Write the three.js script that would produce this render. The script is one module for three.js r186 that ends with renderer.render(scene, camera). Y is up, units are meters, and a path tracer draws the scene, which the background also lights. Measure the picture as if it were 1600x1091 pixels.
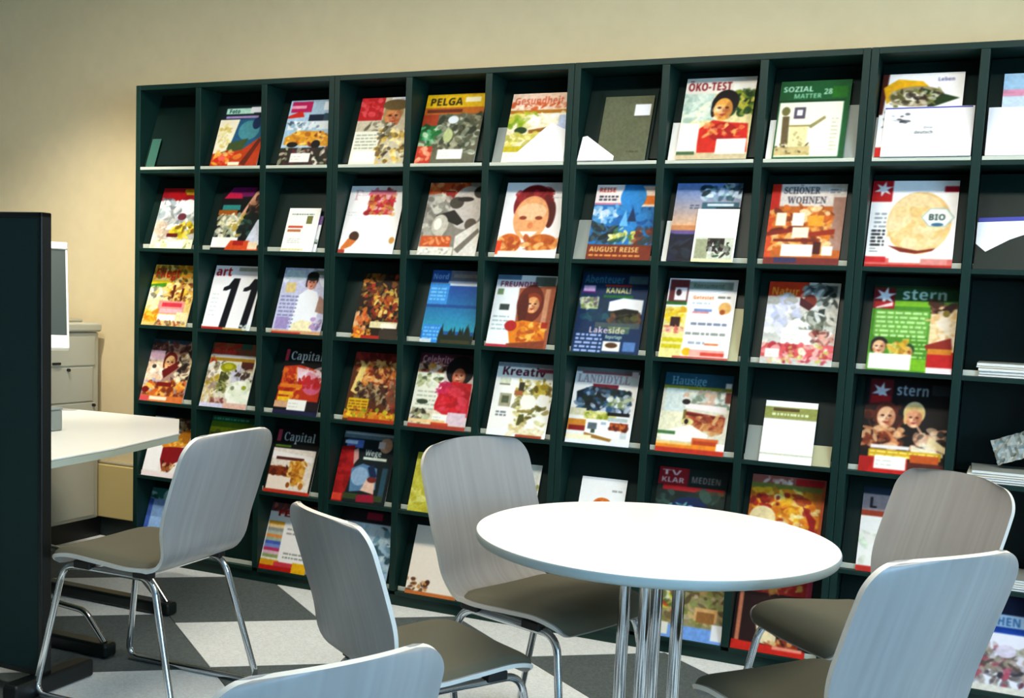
import * as THREE from 'three';
import { RoundedBoxGeometry } from 'three/addons/geometries/RoundedBoxGeometry.js';
import { RectAreaLightUniformsLib } from 'three/addons/lights/RectAreaLightUniformsLib.js';
import { mergeGeometries } from 'three/addons/utils/BufferGeometryUtils.js';

// ------------------------------------------------------------------ camera, sky, exposure
const scene = new THREE.Scene();
const renderer = new THREE.WebGLRenderer({ antialias: true });
renderer.toneMapping = THREE.LinearToneMapping;
renderer.toneMappingExposure = 1.8;
renderer.shadowMap.enabled = true;
RectAreaLightUniformsLib.init();

const camera = new THREE.PerspectiveCamera(2 * Math.atan(545.5 / 1700) * 180 / Math.PI, 1600 / 1091, 0.05, 60);
camera.position.set(3.5933, 1.281, 3.9138);
camera.rotation.order = 'YXZ';
camera.rotation.set(-0.1081, 0.4191, 0.0446);
camera.setViewOffset(1600, 1091, 25.3, -113.7, 1600, 1091);   // the photograph is an off-centre crop: a shifted lens

scene.background = new THREE.Color(0.36, 0.66, 1.0);           // even daylight sky behind the window
scene.backgroundIntensity = 7.6;

const ROOM = { x0: -3.2, x1: 6.6, z0: -0.33, z1: 5.6, h: 2.9 };
const WARM = new THREE.Color(1.0, 0.92, 0.79);
const LAMP = 13.6;                                               // luminance of the ceiling lamps

// ------------------------------------------------------------------ helpers
const used = {};
function numbered(n) { used[n] = (used[n] ?? -1) + 1; return used[n] ? `${n}_${String(used[n]).padStart(3, '0')}` : n; }
function shade(o) { o.traverse((m) => { if (m.isMesh) { m.castShadow = true; m.receiveShadow = true; } }); return o; }
function mesh(name, geo, mat, parent, label) {
  const m = new THREE.Mesh(geo, mat); m.name = parent ? name : numbered(name); m.castShadow = m.receiveShadow = true;
  if (label) m.userData.label = label;
  (parent ?? scene).add(m); return m;
}
function thing(name, label, category, group) {
  const g = new THREE.Group(); g.name = numbered(name); g.userData = { label, category };
  if (group) g.userData.group = group;
  scene.add(g); return g;
}
function structure(name, geo, mat, parent) { const m = mesh(name, geo, mat, parent); m.userData.kind = 'structure'; return m; }
function box(x0, x1, y0, y1, z0, z1) { return new THREE.BoxGeometry(x1 - x0, y1 - y0, z1 - z0).translate((x0 + x1) / 2, (y0 + y1) / 2, (z0 + z1) / 2); }
function rbox(x0, x1, y0, y1, z0, z1, r = 0.004) { return new RoundedBoxGeometry(x1 - x0, y1 - y0, z1 - z0, 2, r).translate((x0 + x1) / 2, (y0 + y1) / 2, (z0 + z1) / 2); }
function rng(seed) { let s = seed >>> 0; return () => { s = (s + 0x6D2B79F5) | 0; let t = Math.imul(s ^ (s >>> 15), 1 | s); t = (t + Math.imul(t ^ (t >>> 7), 61 | t)) ^ t; return ((t ^ (t >>> 14)) >>> 0) / 4294967296; }; }
function noiseTexture(w, h, fn, srgb) {
  const d = new Uint8Array(w * h * 4);
  for (let j = 0; j < h; j++) for (let i = 0; i < w; i++) { const c = fn(i, j); for (let k = 0; k < 3; k++) d[(j * w + i) * 4 + k] = Math.max(0, Math.min(255, c[k])); d[(j * w + i) * 4 + 3] = 255; }
  const t = new THREE.DataTexture(d, w, h); t.wrapS = t.wrapT = THREE.RepeatWrapping; t.magFilter = THREE.LinearFilter; t.minFilter = THREE.LinearFilter;
  if (srgb) t.colorSpace = THREE.SRGBColorSpace; t.needsUpdate = true; return t;
}
function valueNoise(n, seed) {   // tileable value noise on an n x n lattice
  const r = rng(seed), g = Float32Array.from({ length: n * n }, () => r());
  return (x, y) => { x = ((x % n) + n) % n; y = ((y % n) + n) % n; const i = Math.floor(x), j = Math.floor(y), f = x - i, e = y - j, s = f * f * (3 - 2 * f), t = e * e * (3 - 2 * e), a = (i + 1) % n, b = (j + 1) % n;
    return (g[j * n + i] * (1 - s) + g[j * n + a] * s) * (1 - t) + (g[b * n + i] * (1 - s) + g[b * n + a] * s) * t; };
}
const std = (o) => new THREE.MeshStandardMaterial(o), phys = (o) => new THREE.MeshPhysicalMaterial(o);

// ------------------------------------------------------------------ materials
const nA = valueNoise(8, 1), nB = valueNoise(32, 2), nC = valueNoise(64, 3);
const wallTex = noiseTexture(256, 256, (i, j) => { const v = (nA(i / 32, j / 32) - 0.5) * 5 + (nB(i / 8, j / 8) - 0.5) * 4 + (nC(i / 4, j / 4) - 0.5) * 3; return [240 + v, 220 + v, 174 + v]; }, true);
const carpetTex = (r, g, b, seed) => { const q = rng(seed); return noiseTexture(128, 128, (i, j) => { const v = (q() - 0.5) * 26 + (nB(i / 4, j / 4) - 0.5) * 14; return [r + v, g + v, b + v]; }, true); };
const veneerTex = noiseTexture(256, 256, (i, j) => { const s = nC(i / 4, j / 64) - 0.5, t = nB(i / 8, j / 128 + nA(i / 32, j / 32) * 0.6) - 0.5, v = s * 9 + t * 7; return [153 + v, 151 + v, 147 + v * 1.05]; }, true);
const M = {
  wall: std({ map: wallTex, roughness: 0.85 }),
  otherWall: std({ color: 0x9aa3a4, roughness: 0.85 }),
  ceiling: std({ color: 0xe6e3da, roughness: 0.9 }),
  slab: std({ color: 0x2c3130, roughness: 0.95 }),
  lightCarpet: std({ map: carpetTex(226, 231, 229, 5), roughness: 0.95 }),
  darkCarpet: std({ map: carpetTex(84, 93, 92, 6), roughness: 0.95 }),
  skirting: std({ color: 0x10201f, roughness: 0.5 }),
  casing: std({ color: 0xd8c283, roughness: 0.6 }),
  shelf: phys({ color: 0x0b2b25, roughness: 0.45, specularIntensity: 0.6 }),
  shelfBack: phys({ color: 0x05110f, roughness: 0.6, specularIntensity: 0.4 }),
  flap: phys({ color: 0x081e1a, roughness: 0.4, specularIntensity: 0.4 }),
  lip: std({ color: 0xd2d6c4, roughness: 0.3 }),
  paper: std({ color: 0xe9e8e0, roughness: 0.6 }),
  veneer: phys({ map: veneerTex, roughness: 0.42, clearcoat: 0.35, clearcoatRoughness: 0.25 }),
  plyEdge: std({ color: 0xe6ded0, roughness: 0.5 }),
  pad: std({ color: 0x5d5a48, roughness: 0.9 }),
  chrome: std({ color: 0xd5dade, metalness: 1, roughness: 0.12 }),
  blackPlastic: std({ color: 0x0b0d0d, roughness: 0.45 }),
  tabletop: phys({ color: 0xf2f2ee, roughness: 0.35 }),
  tableEdge: std({ color: 0xaebbb8, roughness: 0.4 }),
  desktop: phys({ color: 0xf0f1ea, roughness: 0.4 }),
  deskEdge: std({ color: 0xb9c3b2, roughness: 0.5 }),
  darkMetal: std({ color: 0x14201e, roughness: 0.35, metalness: 0.4 }),
  copier: std({ color: 0xb9b6a1, roughness: 0.55 }),
  copierTrim: std({ color: 0xa8a48e, roughness: 0.6 }),
  screen: phys({ color: 0x22332e, roughness: 0.5 }),
  whitePlastic: std({ color: 0xe4e4dd, roughness: 0.4 }),
  greyPlastic: std({ color: 0x8b938c, roughness: 0.5 }),
  partition: std({ color: 0x0a2b27, roughness: 0.85 }),
  partitionFrame: std({ color: 0x08100f, roughness: 0.4 }),
  lampBody: std({ color: 0xdddddd, roughness: 0.5 }),
  lampFace: std({ color: 0xffffff, emissive: WARM, emissiveIntensity: 3, roughness: 0.6 }),
};
M.veneer.map.repeat.set(1, 1);

// ------------------------------------------------------------------ room
{
  const { x0, x1, z0, z1, h } = ROOM, T = 0.2;
  const floor = structure('floor', box(x0 - T, x1 + T, -0.15, -0.007, z0 - T, z1 + T), M.slab);
  // carpet tiles laid diagonally; a runs along one joint direction, b across it
  const U = [0.797, 0.604], V = [0.8, -0.6];
  const over = { 0: [0.335, 0.945, 1.635], 1: [0.345, 1.07, 1.62], 2: [0.505, 1.06, 1.615], 3: [0.505, 1.06, 1.605], 4: [0.75, 1.31, 1.865] };
  const lightFirst = { 0: true, 1: false, 2: true, 3: false, 4: false };   // is the tile that starts at the first listed joint light?
  const clip = (poly) => {
    for (const [k, lim, sgn] of [[0, x0 + 0.002, 1], [0, x1 - 0.002, -1], [1, z0 + 0.002, 1], [1, z1 - 0.002, -1]]) {
      const out = [];
      poly.forEach((p, i) => { const q = poly[(i + 1) % poly.length], dp = (p[k] - lim) * sgn, dq = (q[k] - lim) * sgn; if (dp >= 0) out.push(p); if (dp * dq < 0) { const t = dp / (dp - dq); out.push([p[0] + (q[0] - p[0]) * t, p[1] + (q[1] - p[1]) * t]); } });
      poly = out; if (poly.length < 3) return null;
    }
    return poly;
  };
  for (let c = -9; c < 15; c++) {
    const b0 = -0.588 + 0.555 * c + 0.0015, b1 = b0 + 0.552;
    const o = over[c] ?? [0.505 + (c & 1 ? 0 : 0.02), 1.06, 1.615];
    const first = lightFirst[c] ?? !(c & 1);
    for (let k = -14; k < 16; k++) {
      const at = (i) => (i < 0 ? o[0] + 0.555 * i : i > 2 ? o[2] + 0.555 * (i - 2) : o[i]);
      const a0 = at(k) + 0.0015, a1 = at(k + 1) - 0.0015, light = (((k % 2) + 2) % 2 === 0) === first;
      const poly = clip([[a0, b0], [a1, b0], [a1, b1], [a0, b1]].map(([a, b]) => [a * U[0] + b * V[0], a * U[1] + b * V[1]]));
      if (!poly) continue;
      const s = new THREE.Shape(poly.map(([x, z]) => new THREE.Vector2(x, -z)));
      const g = new THREE.ExtrudeGeometry(s, { depth: 0.0065, bevelEnabled: false }).rotateX(-Math.PI / 2).translate(0, -0.0065, 0);
      const uv = g.attributes.uv; for (let i = 0; i < uv.count; i++) uv.setXY(i, uv.getX(i) * 4, uv.getY(i) * 4);
      mesh('carpet_tile', g, light ? M.lightCarpet : M.darkCarpet, floor);
    }
  }
  structure('ceiling', box(x0 - T, x1 + T, h, h + T, z0 - T, z1 + T), M.ceiling);
  const wb = box(x0 - T, x1 + T, -0.15, h, z0 - T, z0);
  const uv = wb.attributes.uv; for (let i = 0; i < uv.count; i++) uv.setXY(i, uv.getX(i) * 5, uv.getY(i) * 1.5);
  structure('wall_back', wb, M.wall);
  structure('wall_left', box(x0 - T, x0, -0.15, h, z0, z1), M.otherWall);
  structure('wall_front', box(x0 - T, x1 + T, -0.15, h, z1, z1 + T), M.otherWall);
  // the right-hand wall, out of frame, has a window band that lets the blue daylight in
  const wz0 = 2.5, wz1 = 5.2, wy0 = 0.6, wy1 = 2.4;
  structure('wall_right', mergeGeometries([box(x1, x1 + T, -0.15, h, z0, wz0), box(x1, x1 + T, -0.15, h, wz1, z1), box(x1, x1 + T, -0.15, wy0, wz0, wz1), box(x1, x1 + T, wy1, h, wz0, wz1)]), M.otherWall);
  const F = (y0, y1, a, c) => box(x1 + 0.06, x1 + 0.12, y0, y1, a, c);
  structure('window_1', mergeGeometries([F(wy0, wy0 + 0.05, wz0, wz1), F(wy1 - 0.05, wy1, wz0, wz1), F(wy0, wy1, wz0, wz0 + 0.05), F(wy0, wy1, wz1 - 0.05, wz1), F(wy0, wy1, 3.825, 3.875)]), M.whitePlastic);
  structure('baseboard_back', box(x0, x1, 0.0005, 0.1, z0, z0 + 0.015), M.skirting);
  const duct = structure('trim_1', rbox(x0, -0.002, 0.102, 0.376, z0 + 0.0005, z0 + 0.035, 0.006), M.casing);
  structure('trim_2', rbox(x0, -0.002, 0.378, 0.388, z0 + 0.0005, z0 + 0.022, 0.003), M.copierTrim);
}
// ceiling lamps: a lit fitting and an area light just under it
function ceilingLamp(x, z, w, d, k, label) {
  const g = thing('ceiling_lamp', label, 'ceiling lamp', 'ceiling lamps'); g.position.set(x, ROOM.h, z);
  mesh('housing', rbox(-w / 2, w / 2, -0.06, -0.001, -d / 2, d / 2, 0.006), M.lampBody, g);
  mesh('diffuser', rbox(-w / 2 + 0.015, w / 2 - 0.015, -0.066, -0.061, -d / 2 + 0.015, d / 2 - 0.015, 0.002), M.lampFace, g);
  const l = new THREE.RectAreaLight(WARM, LAMP * k, w - 0.03, d - 0.03); l.position.set(0, -0.07, 0); l.rotation.x = -Math.PI / 2; g.add(l);
}
ceilingLamp(0.7, 1.35, 1.3, 0.32, 1, 'long white ceiling lamp at the left end of the row before the shelves');
ceilingLamp(2.5, 1.35, 1.3, 0.32, 1, 'long white ceiling lamp in the middle of the row before the shelves');
ceilingLamp(4.3, 1.35, 1.3, 0.32, 1, 'long white ceiling lamp at the right end of the row before the shelves');

{ // an adjustable downlight over the desk, turned to the wall
  const g = thing('downlight', 'small round ceiling downlight over the white desk', 'downlight'); g.position.set(0.1, ROOM.h, 0.75);
  mesh('housing', new THREE.CylinderGeometry(0.06, 0.06, 0.09, 32).translate(0, -0.046, 0), M.lampBody, g);
  mesh('lens', new THREE.CylinderGeometry(0.05, 0.05, 0.006, 32).translate(0, -0.0945, 0), M.lampFace, g);
  const s = new THREE.SpotLight(new THREE.Color(1, 0.93, 0.8), 9, 0, 0.62, 1, 2); s.position.set(0, -0.105, 0); s.target.position.set(-0.7, -2.0, -0.85); s.castShadow = true; s.shadow.radius = 2.5;
  g.add(s); g.add(s.target);
}

// ------------------------------------------------------------------ shelving
const BAY = 1.0538, CW = BAY / 3, TOP = 2.1863, LEAN = Math.atan(0.36);
const ROW = [null, 1.8125, 1.4625, 1.1125, 0.7625, 0.4125, 0.0625];
const cellX = (c) => (c - 0.5) * CW;
const shelfNames = ['leftmost dark green shelving bay, with an empty cell in its top corner', 'second dark green shelving bay from the left, behind the pale grey chair', 'third dark green shelving bay from the left, rising behind the round table', 'fourth dark green shelving bay at the right edge, holding flat stacks of papers'];
for (let j = 0; j < 4; j++) {
  const x0 = j * BAY + 0.0008, x1 = (j + 1) * BAY - 0.0008, s = 0.025, back = -0.322;
  const bay = thing('magazine_shelf', shelfNames[j], 'shelving', 'bays of the magazine shelving');
  bay.position.set(x0, 0, 0);
  const W = x1 - x0, L = (g) => g.translate(-x0, 0, 0);
  mesh('side_panel', rbox(0, s, 0.001, TOP, back, 0, 0.002), M.shelf, bay);
  mesh('side_panel', rbox(W - s, W, 0.001, TOP, back, 0, 0.002), M.shelf, bay);
  mesh('top_panel', rbox(s, W - s, TOP - 0.022, TOP, back, 0, 0.002), M.shelf, bay);
  mesh('back_panel', box(s, W - s, 0.03, TOP - 0.022, back, back + 0.008), M.shelfBack, bay);
  mesh('plinth', box(s, W - s, 0.001, ROW[6] - 0.017, -0.03, -0.012), M.shelf, bay);
  const edges = [s, 0, 0, W - s];
  for (let k = 1; k < 3; k++) { const x = (j * 3 + k) * CW - x0; mesh('divider', rbox(x - 0.0145, x + 0.0145, ROW[6], TOP - 0.022, back + 0.008, 0, 0.002), M.shelf, bay); }
  for (let k = 0; k < 3; k++) {
    const c = j * 3 + k + 1, a = k === 0 ? s : (c - 1) * CW - x0 + 0.0146, b = k === 2 ? W - s : c * CW - x0 - 0.0146;
    for (let r = 1; r <= 6; r++) {
      const y = ROW[r], stacked = c >= 11 && r >= 3;
      mesh('shelf_board', rbox(k === 0 ? s : a, b, y - 0.016, y, back + 0.008, 0, 0.0015), M.shelf, bay);
      const lipZ = r === 1 ? -0.006 : -0.0285;
      mesh('front_lip', rbox(a + 0.002, b - 0.002, y + 0.0002, y + (r === 1 ? 0.013 : 0.019), lipZ, lipZ + 0.0055, 0.0012), M.lip, bay);
      const len = r === 1 ? 0.345 : 0.318;
      const f = mesh('display_flap', new THREE.BoxGeometry(b - a - 0.006, len, 0.005).translate(0, len / 2, 0), M.flap, bay);
      if (stacked) { f.position.set((a + b) / 2, y + 0.006, -0.27); f.rotation.x = -0.05; }
      else { f.position.set((a + b) / 2, y + 0.021, -0.004 - 0.36 * 0.021 - 0.0145); f.rotation.x = -LEAN; }
    }
  }
}

// ------------------------------------------------------------------ printed covers
const CWID = 256, CHEI = 312;
function painter(seed) {
  const cv = document.createElement('canvas'); cv.width = CWID; cv.height = CHEI;
  const g = cv.getContext('2d'), q = rng(seed), kx = CWID / 100, ky = CHEI / 122;
  const d = {
    cv, q,
    r(x, y, w, h, c) { g.fillStyle = c; g.fillRect(x * kx, y * ky, w * kx, h * ky); return d; },
    b(c) { return d.r(0, 0, 100, 122, c); },
    e(x, y, rx, ry, c) { g.fillStyle = c; g.beginPath(); g.ellipse(x * kx, y * ky, rx * kx, ry * ky, 0, 0, Math.PI * 2); g.fill(); return d; },
    p(pts, c) { g.fillStyle = c; g.beginPath(); for (let i = 0; i < pts.length; i += 2) g[i ? 'lineTo' : 'moveTo'](pts[i] * kx, pts[i + 1] * ky); g.closePath(); g.fill(); return d; },
    t(s, x, y, size, c, f = 'bold', fam = 'sans-serif') { g.fillStyle = c; g.font = `${f} ${Math.round(size * ky)}px ${fam}`; g.textAlign = 'left'; g.fillText(s, x * kx, y * ky); return d; },
    fit(s, x, y, w, size, c, f = 'bold', fam = 'sans-serif') { g.fillStyle = c; g.font = `${f} ${Math.round(size * ky)}px ${fam}`; g.textAlign = 'left'; const m = g.measureText(s).width || 1; g.save(); g.translate(x * kx, y * ky); g.scale(0.9 * w * kx / m, 1); g.fillText(s, 0, 0); g.restore(); return d; },
    n(x, y, w, h, cols, count, size) { for (let i = 0; i < count; i++) { g.globalAlpha = 0.5 + q() * 0.45; g.fillStyle = cols[Math.floor(q() * cols.length)]; const a = size * (0.5 + q() * 1.3), e = size * (0.25 + q() * 0.6); g.save(); g.translate((x + q() * w) * kx, (y + q() * h) * ky); g.rotate((q() - 0.5) * 2.4); g.beginPath(); g.moveTo(-a * kx, 0); g.quadraticCurveTo(-a * kx * q(), -e * ky * 1.6, a * kx * 0.6, -e * ky * (0.4 + q())); g.quadraticCurveTo(a * kx * 1.2, e * ky * q(), a * kx * 0.2, e * ky); g.quadraticCurveTo(-a * kx * 0.6, e * ky * 1.4, -a * kx, 0); g.fill(); g.restore(); } g.globalAlpha = 1; return d; },
    l(x, y, w, n, step, c, th = 1.4) { for (let i = 0; i < n; i++) { let u = x; while (u < x + w) { const k = 3 + q() * 9; d.r(u, y + i * step, Math.min(k, x + w - u), th, c); u += k + 2; } } return d; },
    face(x, y, s, skin, hair, dark = '#5a2a1a') { d.e(x, y - s * 0.36, s, s * 0.98, hair).e(x - s * 0.8, y + s * 0.1, s * 0.22, s * 0.7, hair).e(x, y + s * 0.12, s * 0.8, s, skin).n(x - s * 0.6, y - s * 0.1, s * 1.1, s, ['rgba(180,90,50,0.35)', 'rgba(255,236,210,0.5)'], 14, s * 0.3).e(x + s * 0.5, y + s * 0.2, s * 0.34, s * 0.8, 'rgba(140,70,40,0.3)').e(x - s * 0.32, y - s * 0.02, s * 0.17, s * 0.09, dark).e(x + s * 0.3, y - s * 0.02, s * 0.17, s * 0.09, dark).p([x, y, x + s * 0.16, y + s * 0.36, x - s * 0.04, y + s * 0.36], 'rgba(150,80,50,0.6)').p([x - s * 0.34, y + s * 0.56, x, y + s * 0.5, x + s * 0.32, y + s * 0.54, x, y + s * 0.74], '#b04a3c'); return d; },
    card(x, y, w, h) { d.r(x, y, w, h, '#fdfcf4'); return d.l(x + 2, y + h * 0.35, w * 0.5, 2, h * 0.3, '#cfcabb', 0.9); },
  };
  return d;
}
function coverTexture(draw, seed) { const d = painter(seed); draw(d);
  const g = d.cv.getContext('2d'), im = g.getImageData(0, 0, CWID, CHEI), a = im.data, big = valueNoise(32, seed + 900);   // printed halftone: denser inks, a little unevenness
  for (let j = 0; j < CHEI; j++) for (let i = 0; i < CWID; i++) { const k = (j * CWID + i) * 4, m = 1 + ((big(i / 8, j / 8) - 0.5) * 0.12 + (d.q() - 0.5) * 0.05) * (a[k] + a[k + 1] + a[k + 2] > 700 ? 0.15 : 1); for (let c = 0; c < 3; c++) a[k + c] = Math.max(0, Math.min(255, 255 * Math.pow(a[k + c] / 255, 1.3) * m)); }
  const blur = (n, stride, lines, gap) => { const R = 2, t = new Float32Array(n); for (let l = 0; l < lines; l++) for (let c = 0; c < 3; c++) { const at = (i) => l * gap + i * stride + c; for (let i = 0; i < n; i++) t[i] = a[at(i)]; for (let i = 0; i < n; i++) { let s = 0; for (let k = -R; k <= R; k++) s += t[Math.max(0, Math.min(n - 1, i + k))]; a[at(i)] = s / (2 * R + 1); } } };
  for (let k = 0; k < 2; k++) { blur(CWID, 4, CHEI, CWID * 4); blur(CHEI, CWID * 4, CWID, 4); }   // soft coarse print
  g.putImageData(im, 0, 0); const t = new THREE.CanvasTexture(d.cv); t.colorSpace = THREE.SRGBColorSpace; t.anisotropy = 4; return t; }
const mats = {};
function bow(g, amount, h) { const p = g.attributes.position; for (let i = 0; i < p.count; i++) { const v = p.getY(i) / h; p.setZ(i, p.getZ(i) - amount * 4 * v * (1 - v)); } g.computeVertexNormals(); return g; }

let seedNo = 11;
const fits = (c, dx, w) => { const k = (c - 1) % 3, lo = k === 0 ? -CW / 2 + 0.027 : -CW / 2 + 0.0162, hi = k === 2 ? CW / 2 - 0.027 : CW / 2 - 0.0162; return Math.max(lo + w / 2, Math.min(hi - w / 2, dx)); };
const SLIDE = Math.tan(LEAN);
// one magazine leaning in a cell: column, row, centre offset, width, height, raise, cover
function magazine(c, r, dx, w, h, label, draw, o = {}) {
  const kind = o.kind ?? 'magazine', thick = o.thick ?? 0.006;
  const t = thing(kind, label, kind, o.group ?? 'magazines shown on the shelving');
  const y = ROW[r] + (r === 1 ? 0.0135 : 0.0008), f = o.front ?? 0;
  t.position.set(cellX(c) + fits(c, dx, w), y, (r === 1 ? -0.0065 : -0.007) + f);
  t.rotation.set(-LEAN, 0, o.tilt ?? 0, 'XYZ');
  mesh('pages', bow(new THREE.BoxGeometry(w - 0.003, h - 0.003, thick - 0.0012, 1, 6, 1).translate(0, h / 2, -thick / 2 - 0.0002), 0.0, h), M.paper, t);
  const tex = coverTexture(draw, seedNo++);
  mesh('front_cover', new THREE.BoxGeometry(w, h, 0.0008).translate(0, h / 2, 0), phys({ map: tex, roughness: 0.55, specularIntensity: 0.45 }), t);
  return t;
}
function plainSheet(name, label, category, c, r, pts, front, mat, depth = 0.002, group) {
  const s = new THREE.Shape(pts.map(([x, y]) => new THREE.Vector2(x, y)));
  const t = mesh(name, new THREE.ExtrudeGeometry(s, { depth, bevelEnabled: false }), mat);
  t.position.set(cellX(c), ROW[r] + (r === 1 ? 0.0135 : 0.001), -0.007 + front); t.rotation.x = -LEAN;
  t.userData = { label, category }; if (group) t.userData.group = group; return t;
}
function oldIssue(c, r, dx, label, o = {}) {
  const w = o.w ?? 0.1, h = o.h ?? 0.15, t = thing('older_issue', label, 'magazine', 'older issues behind the shown ones');
  t.position.set(cellX(c) + fits(c, dx, w), ROW[r] + (r === 1 ? 0.0135 : 0.0008), r === 1 ? -0.0075 : -0.008); t.rotation.x = -LEAN;
  for (let i = 0; i < 3; i++) mesh('pages', new THREE.BoxGeometry(w - i * 0.012, h - i * 0.004, 0.0013).translate(0, (h - i * 0.004) / 2, -0.0012 - i * 0.0014), i ? M.paper : (o.mat ?? M.paper), t);
}
const star = (d, x, y, s, c) => { const p = []; for (let i = 0; i < 12; i++) { const a = i * Math.PI / 6 - Math.PI / 2 + 0.2, k = i % 2 ? s * 0.38 : s; p.push(x + Math.cos(a) * k, y + Math.sin(a) * k); } return d.p(p, c); };

// top row
magazine(2, 1, 0.012, 0.25, 0.288, 'magazine with an orange and red foot under a blue picture, top row, second column', (d) => d.b('#0d2b33').r(8, 4, 60, 12, '#bfe8d8').r(60, 2, 38, 12, '#f4f8ff').t('Foto', 14, 14, 11, '#25504a').r(10, 20, 70, 5, '#b9a4d6').p([0, 27, 45, 27, 30, 90, 0, 100], '#fbf3dc').n(4, 40, 28, 50, ['#f5e9ae', '#fffbe4', '#e7d27c'], 30, 6).p([42, 27, 100, 24, 100, 92, 30, 100], '#2e6f92').e(66, 50, 22, 20, '#5da2ac').e(80, 36, 9, 12, '#123d68').p([30, 76, 70, 66, 60, 92, 26, 96], '#53663a').p([0, 97, 60, 90, 100, 60, 100, 122, 0, 122], '#c9501a').n(6, 92, 50, 26, ['#f06a2a', '#e02f22', '#f7c14b', '#ffd98a'], 40, 6).e(22, 106, 8, 6, '#ff7b66').p([62, 118, 92, 66, 98, 70, 74, 122], '#7a3219').r(38, 114, 24, 7, '#fff6dc'));
magazine(3, 1, 0.015, 0.247, 0.305, 'car magazine with a yellow car below a magenta title block, top row, third column', (d) => d.b('#b9d3e6').r(4, 3, 42, 20, '#c7246b').r(4, 10, 30, 6, '#f3b4c8').p([0, 30, 28, 20, 34, 32, 0, 34], '#d9341e').r(70, 4, 28, 16, '#eef5fb').r(44, 28, 30, 18, '#18304d').r(74, 26, 24, 18, '#3a5a6c').r(4, 40, 92, 16, '#e8f0f4').n(6, 42, 80, 14, ['#ffffff', '#a9c4d4', '#51697a'], 24, 4).p([4, 70, 30, 58, 80, 60, 98, 74, 98, 88, 4, 84], '#e0a631').n(10, 60, 84, 24, ['#f2c24a', '#c07a1c', '#ffdf8a', '#8a3a1b'], 34, 5).e(22, 84, 11, 5, '#1b1414').e(70, 84, 9, 8, '#17120f').r(0, 90, 100, 32, '#3a3428').n(0, 90, 100, 30, ['#20301f', '#c8cdb0', '#70303a', '#f0e8da'], 46, 5).card(24, 100, 40, 17));
magazine(4, 1, 0.025, 0.257, 0.302, 'magazine with a red block beside a pale-haired portrait, topmost cell of the fourth column', (d) => d.b('#d6cdb6').r(0, 0, 44, 42, '#c5202a').n(4, 4, 38, 34, ['#d83a3a', '#b01824', '#e8656a'], 24, 6).r(56, 0, 44, 14, '#eef0f6').r(72, 2, 24, 9, '#cfd4ea').face(64, 34, 18, '#d99a62', '#b39a6a').e(66, 14, 24, 10, '#7c6a40').n(20, 48, 50, 24, ['#8f8a72', '#d8d0b4', '#f4efe0', '#6a6450'], 40, 6).r(0, 62, 48, 60, '#f3f1e2').l(4, 68, 40, 8, 6, '#a9b09a', 2).n(46, 58, 52, 62, ['#e6c768', '#3b3420', '#f6e7a8', '#89713a', '#fff5cf'], 90, 5).r(4, 98, 42, 20, '#fffef4'));
magazine(5, 1, -0.012, 0.265, 0.305, 'magazine with a yellow masthead over a green and grey cover, top row, fifth column', (d) => d.b('#7b7a66').r(0, 0, 100, 24, '#e8c40e').fit('PELGA', 6, 20, 62, 18, '#2c2408').r(66, 6, 26, 9, '#fbf4d2').r(0, 24, 100, 12, '#c77a26').r(4, 27, 60, 6, '#7c3a1c').r(0, 36, 26, 24, '#b24c22').r(0, 56, 36, 26, '#1f7a3e').n(0, 58, 34, 36, ['#2c8a4a', '#7fc39a', '#125a2c', '#c8e0c0'], 34, 6).n(28, 38, 70, 66, ['#5c6650', '#9aa08a', '#3e4634', '#b7b49a', '#d8dccb', '#6c6a52'], 150, 6).e(52, 46, 9, 7, '#e9eef2').e(48, 74, 8, 12, '#c6d09a').r(0, 92, 26, 30, '#c9472c').n(2, 94, 22, 26, ['#f0916a', '#e0603a', '#ffc9a8'], 20, 5).card(36, 98, 42, 17));
magazine(6, 1, 0.018, 0.262, 0.293, 'magazine with a pale pink masthead, half covered by a white sheet, top row', (d) => d.b('#f4ead0').r(0, 0, 100, 30, '#f6dcc6').fit('Gesundheit', 4, 20, 88, 18, '#e07a5a').n(2, 18, 90, 12, ['#d86a3a', '#f0b08a', '#fbe9d8'], 40, 4).r(0, 30, 96, 6, '#c48a2a').n(0, 36, 40, 24, ['#b9c82a', '#8fb020', '#e6dc6a'], 34, 7).n(30, 40, 60, 22, ['#fffbe8', '#f4ebc8', '#ffffff'], 30, 8).e(22, 66, 10, 6, '#38542a').p([34, 66, 80, 58, 76, 66, 36, 72], '#a5752a').n(0, 74, 50, 16, ['#f4ecb0', '#dfd46a', '#c2bc58'], 26, 7).r(0, 94, 40, 10, '#d2c42e').r(0, 104, 100, 18, '#fbf7e8').r(80, 40, 20, 40, '#c9d6ee'));
{ // grey booklet in front of a darker folder
  const a = thing('folder', 'dark green folder standing behind the grey booklet, top row', 'folder'); a.position.set(cellX(7) + 0.016, ROW[1] + 0.0135, -0.0075); a.rotation.x = -LEAN;
  mesh('cover', new THREE.BoxGeometry(0.215, 0.292, 0.004).translate(0, 0.146, -0.003), M.flap, a);
  magazine(7, 1, 0.02, 0.19, 0.263, 'plain grey green booklet with a white label at its corner, top row', (d) => d.b('#74785e').n(0, 0, 100, 122, ['#767a60', '#72765c', '#787c62'], 60, 12).r(64, 16, 32, 22, '#f4f6fb').r(64, 38, 32, 1.5, '#4c503c').l(60, 104, 24, 1, 3, '#5e6046', 3), { front: 0.009, kind: 'booklet', group: 'booklets' });
}
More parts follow.
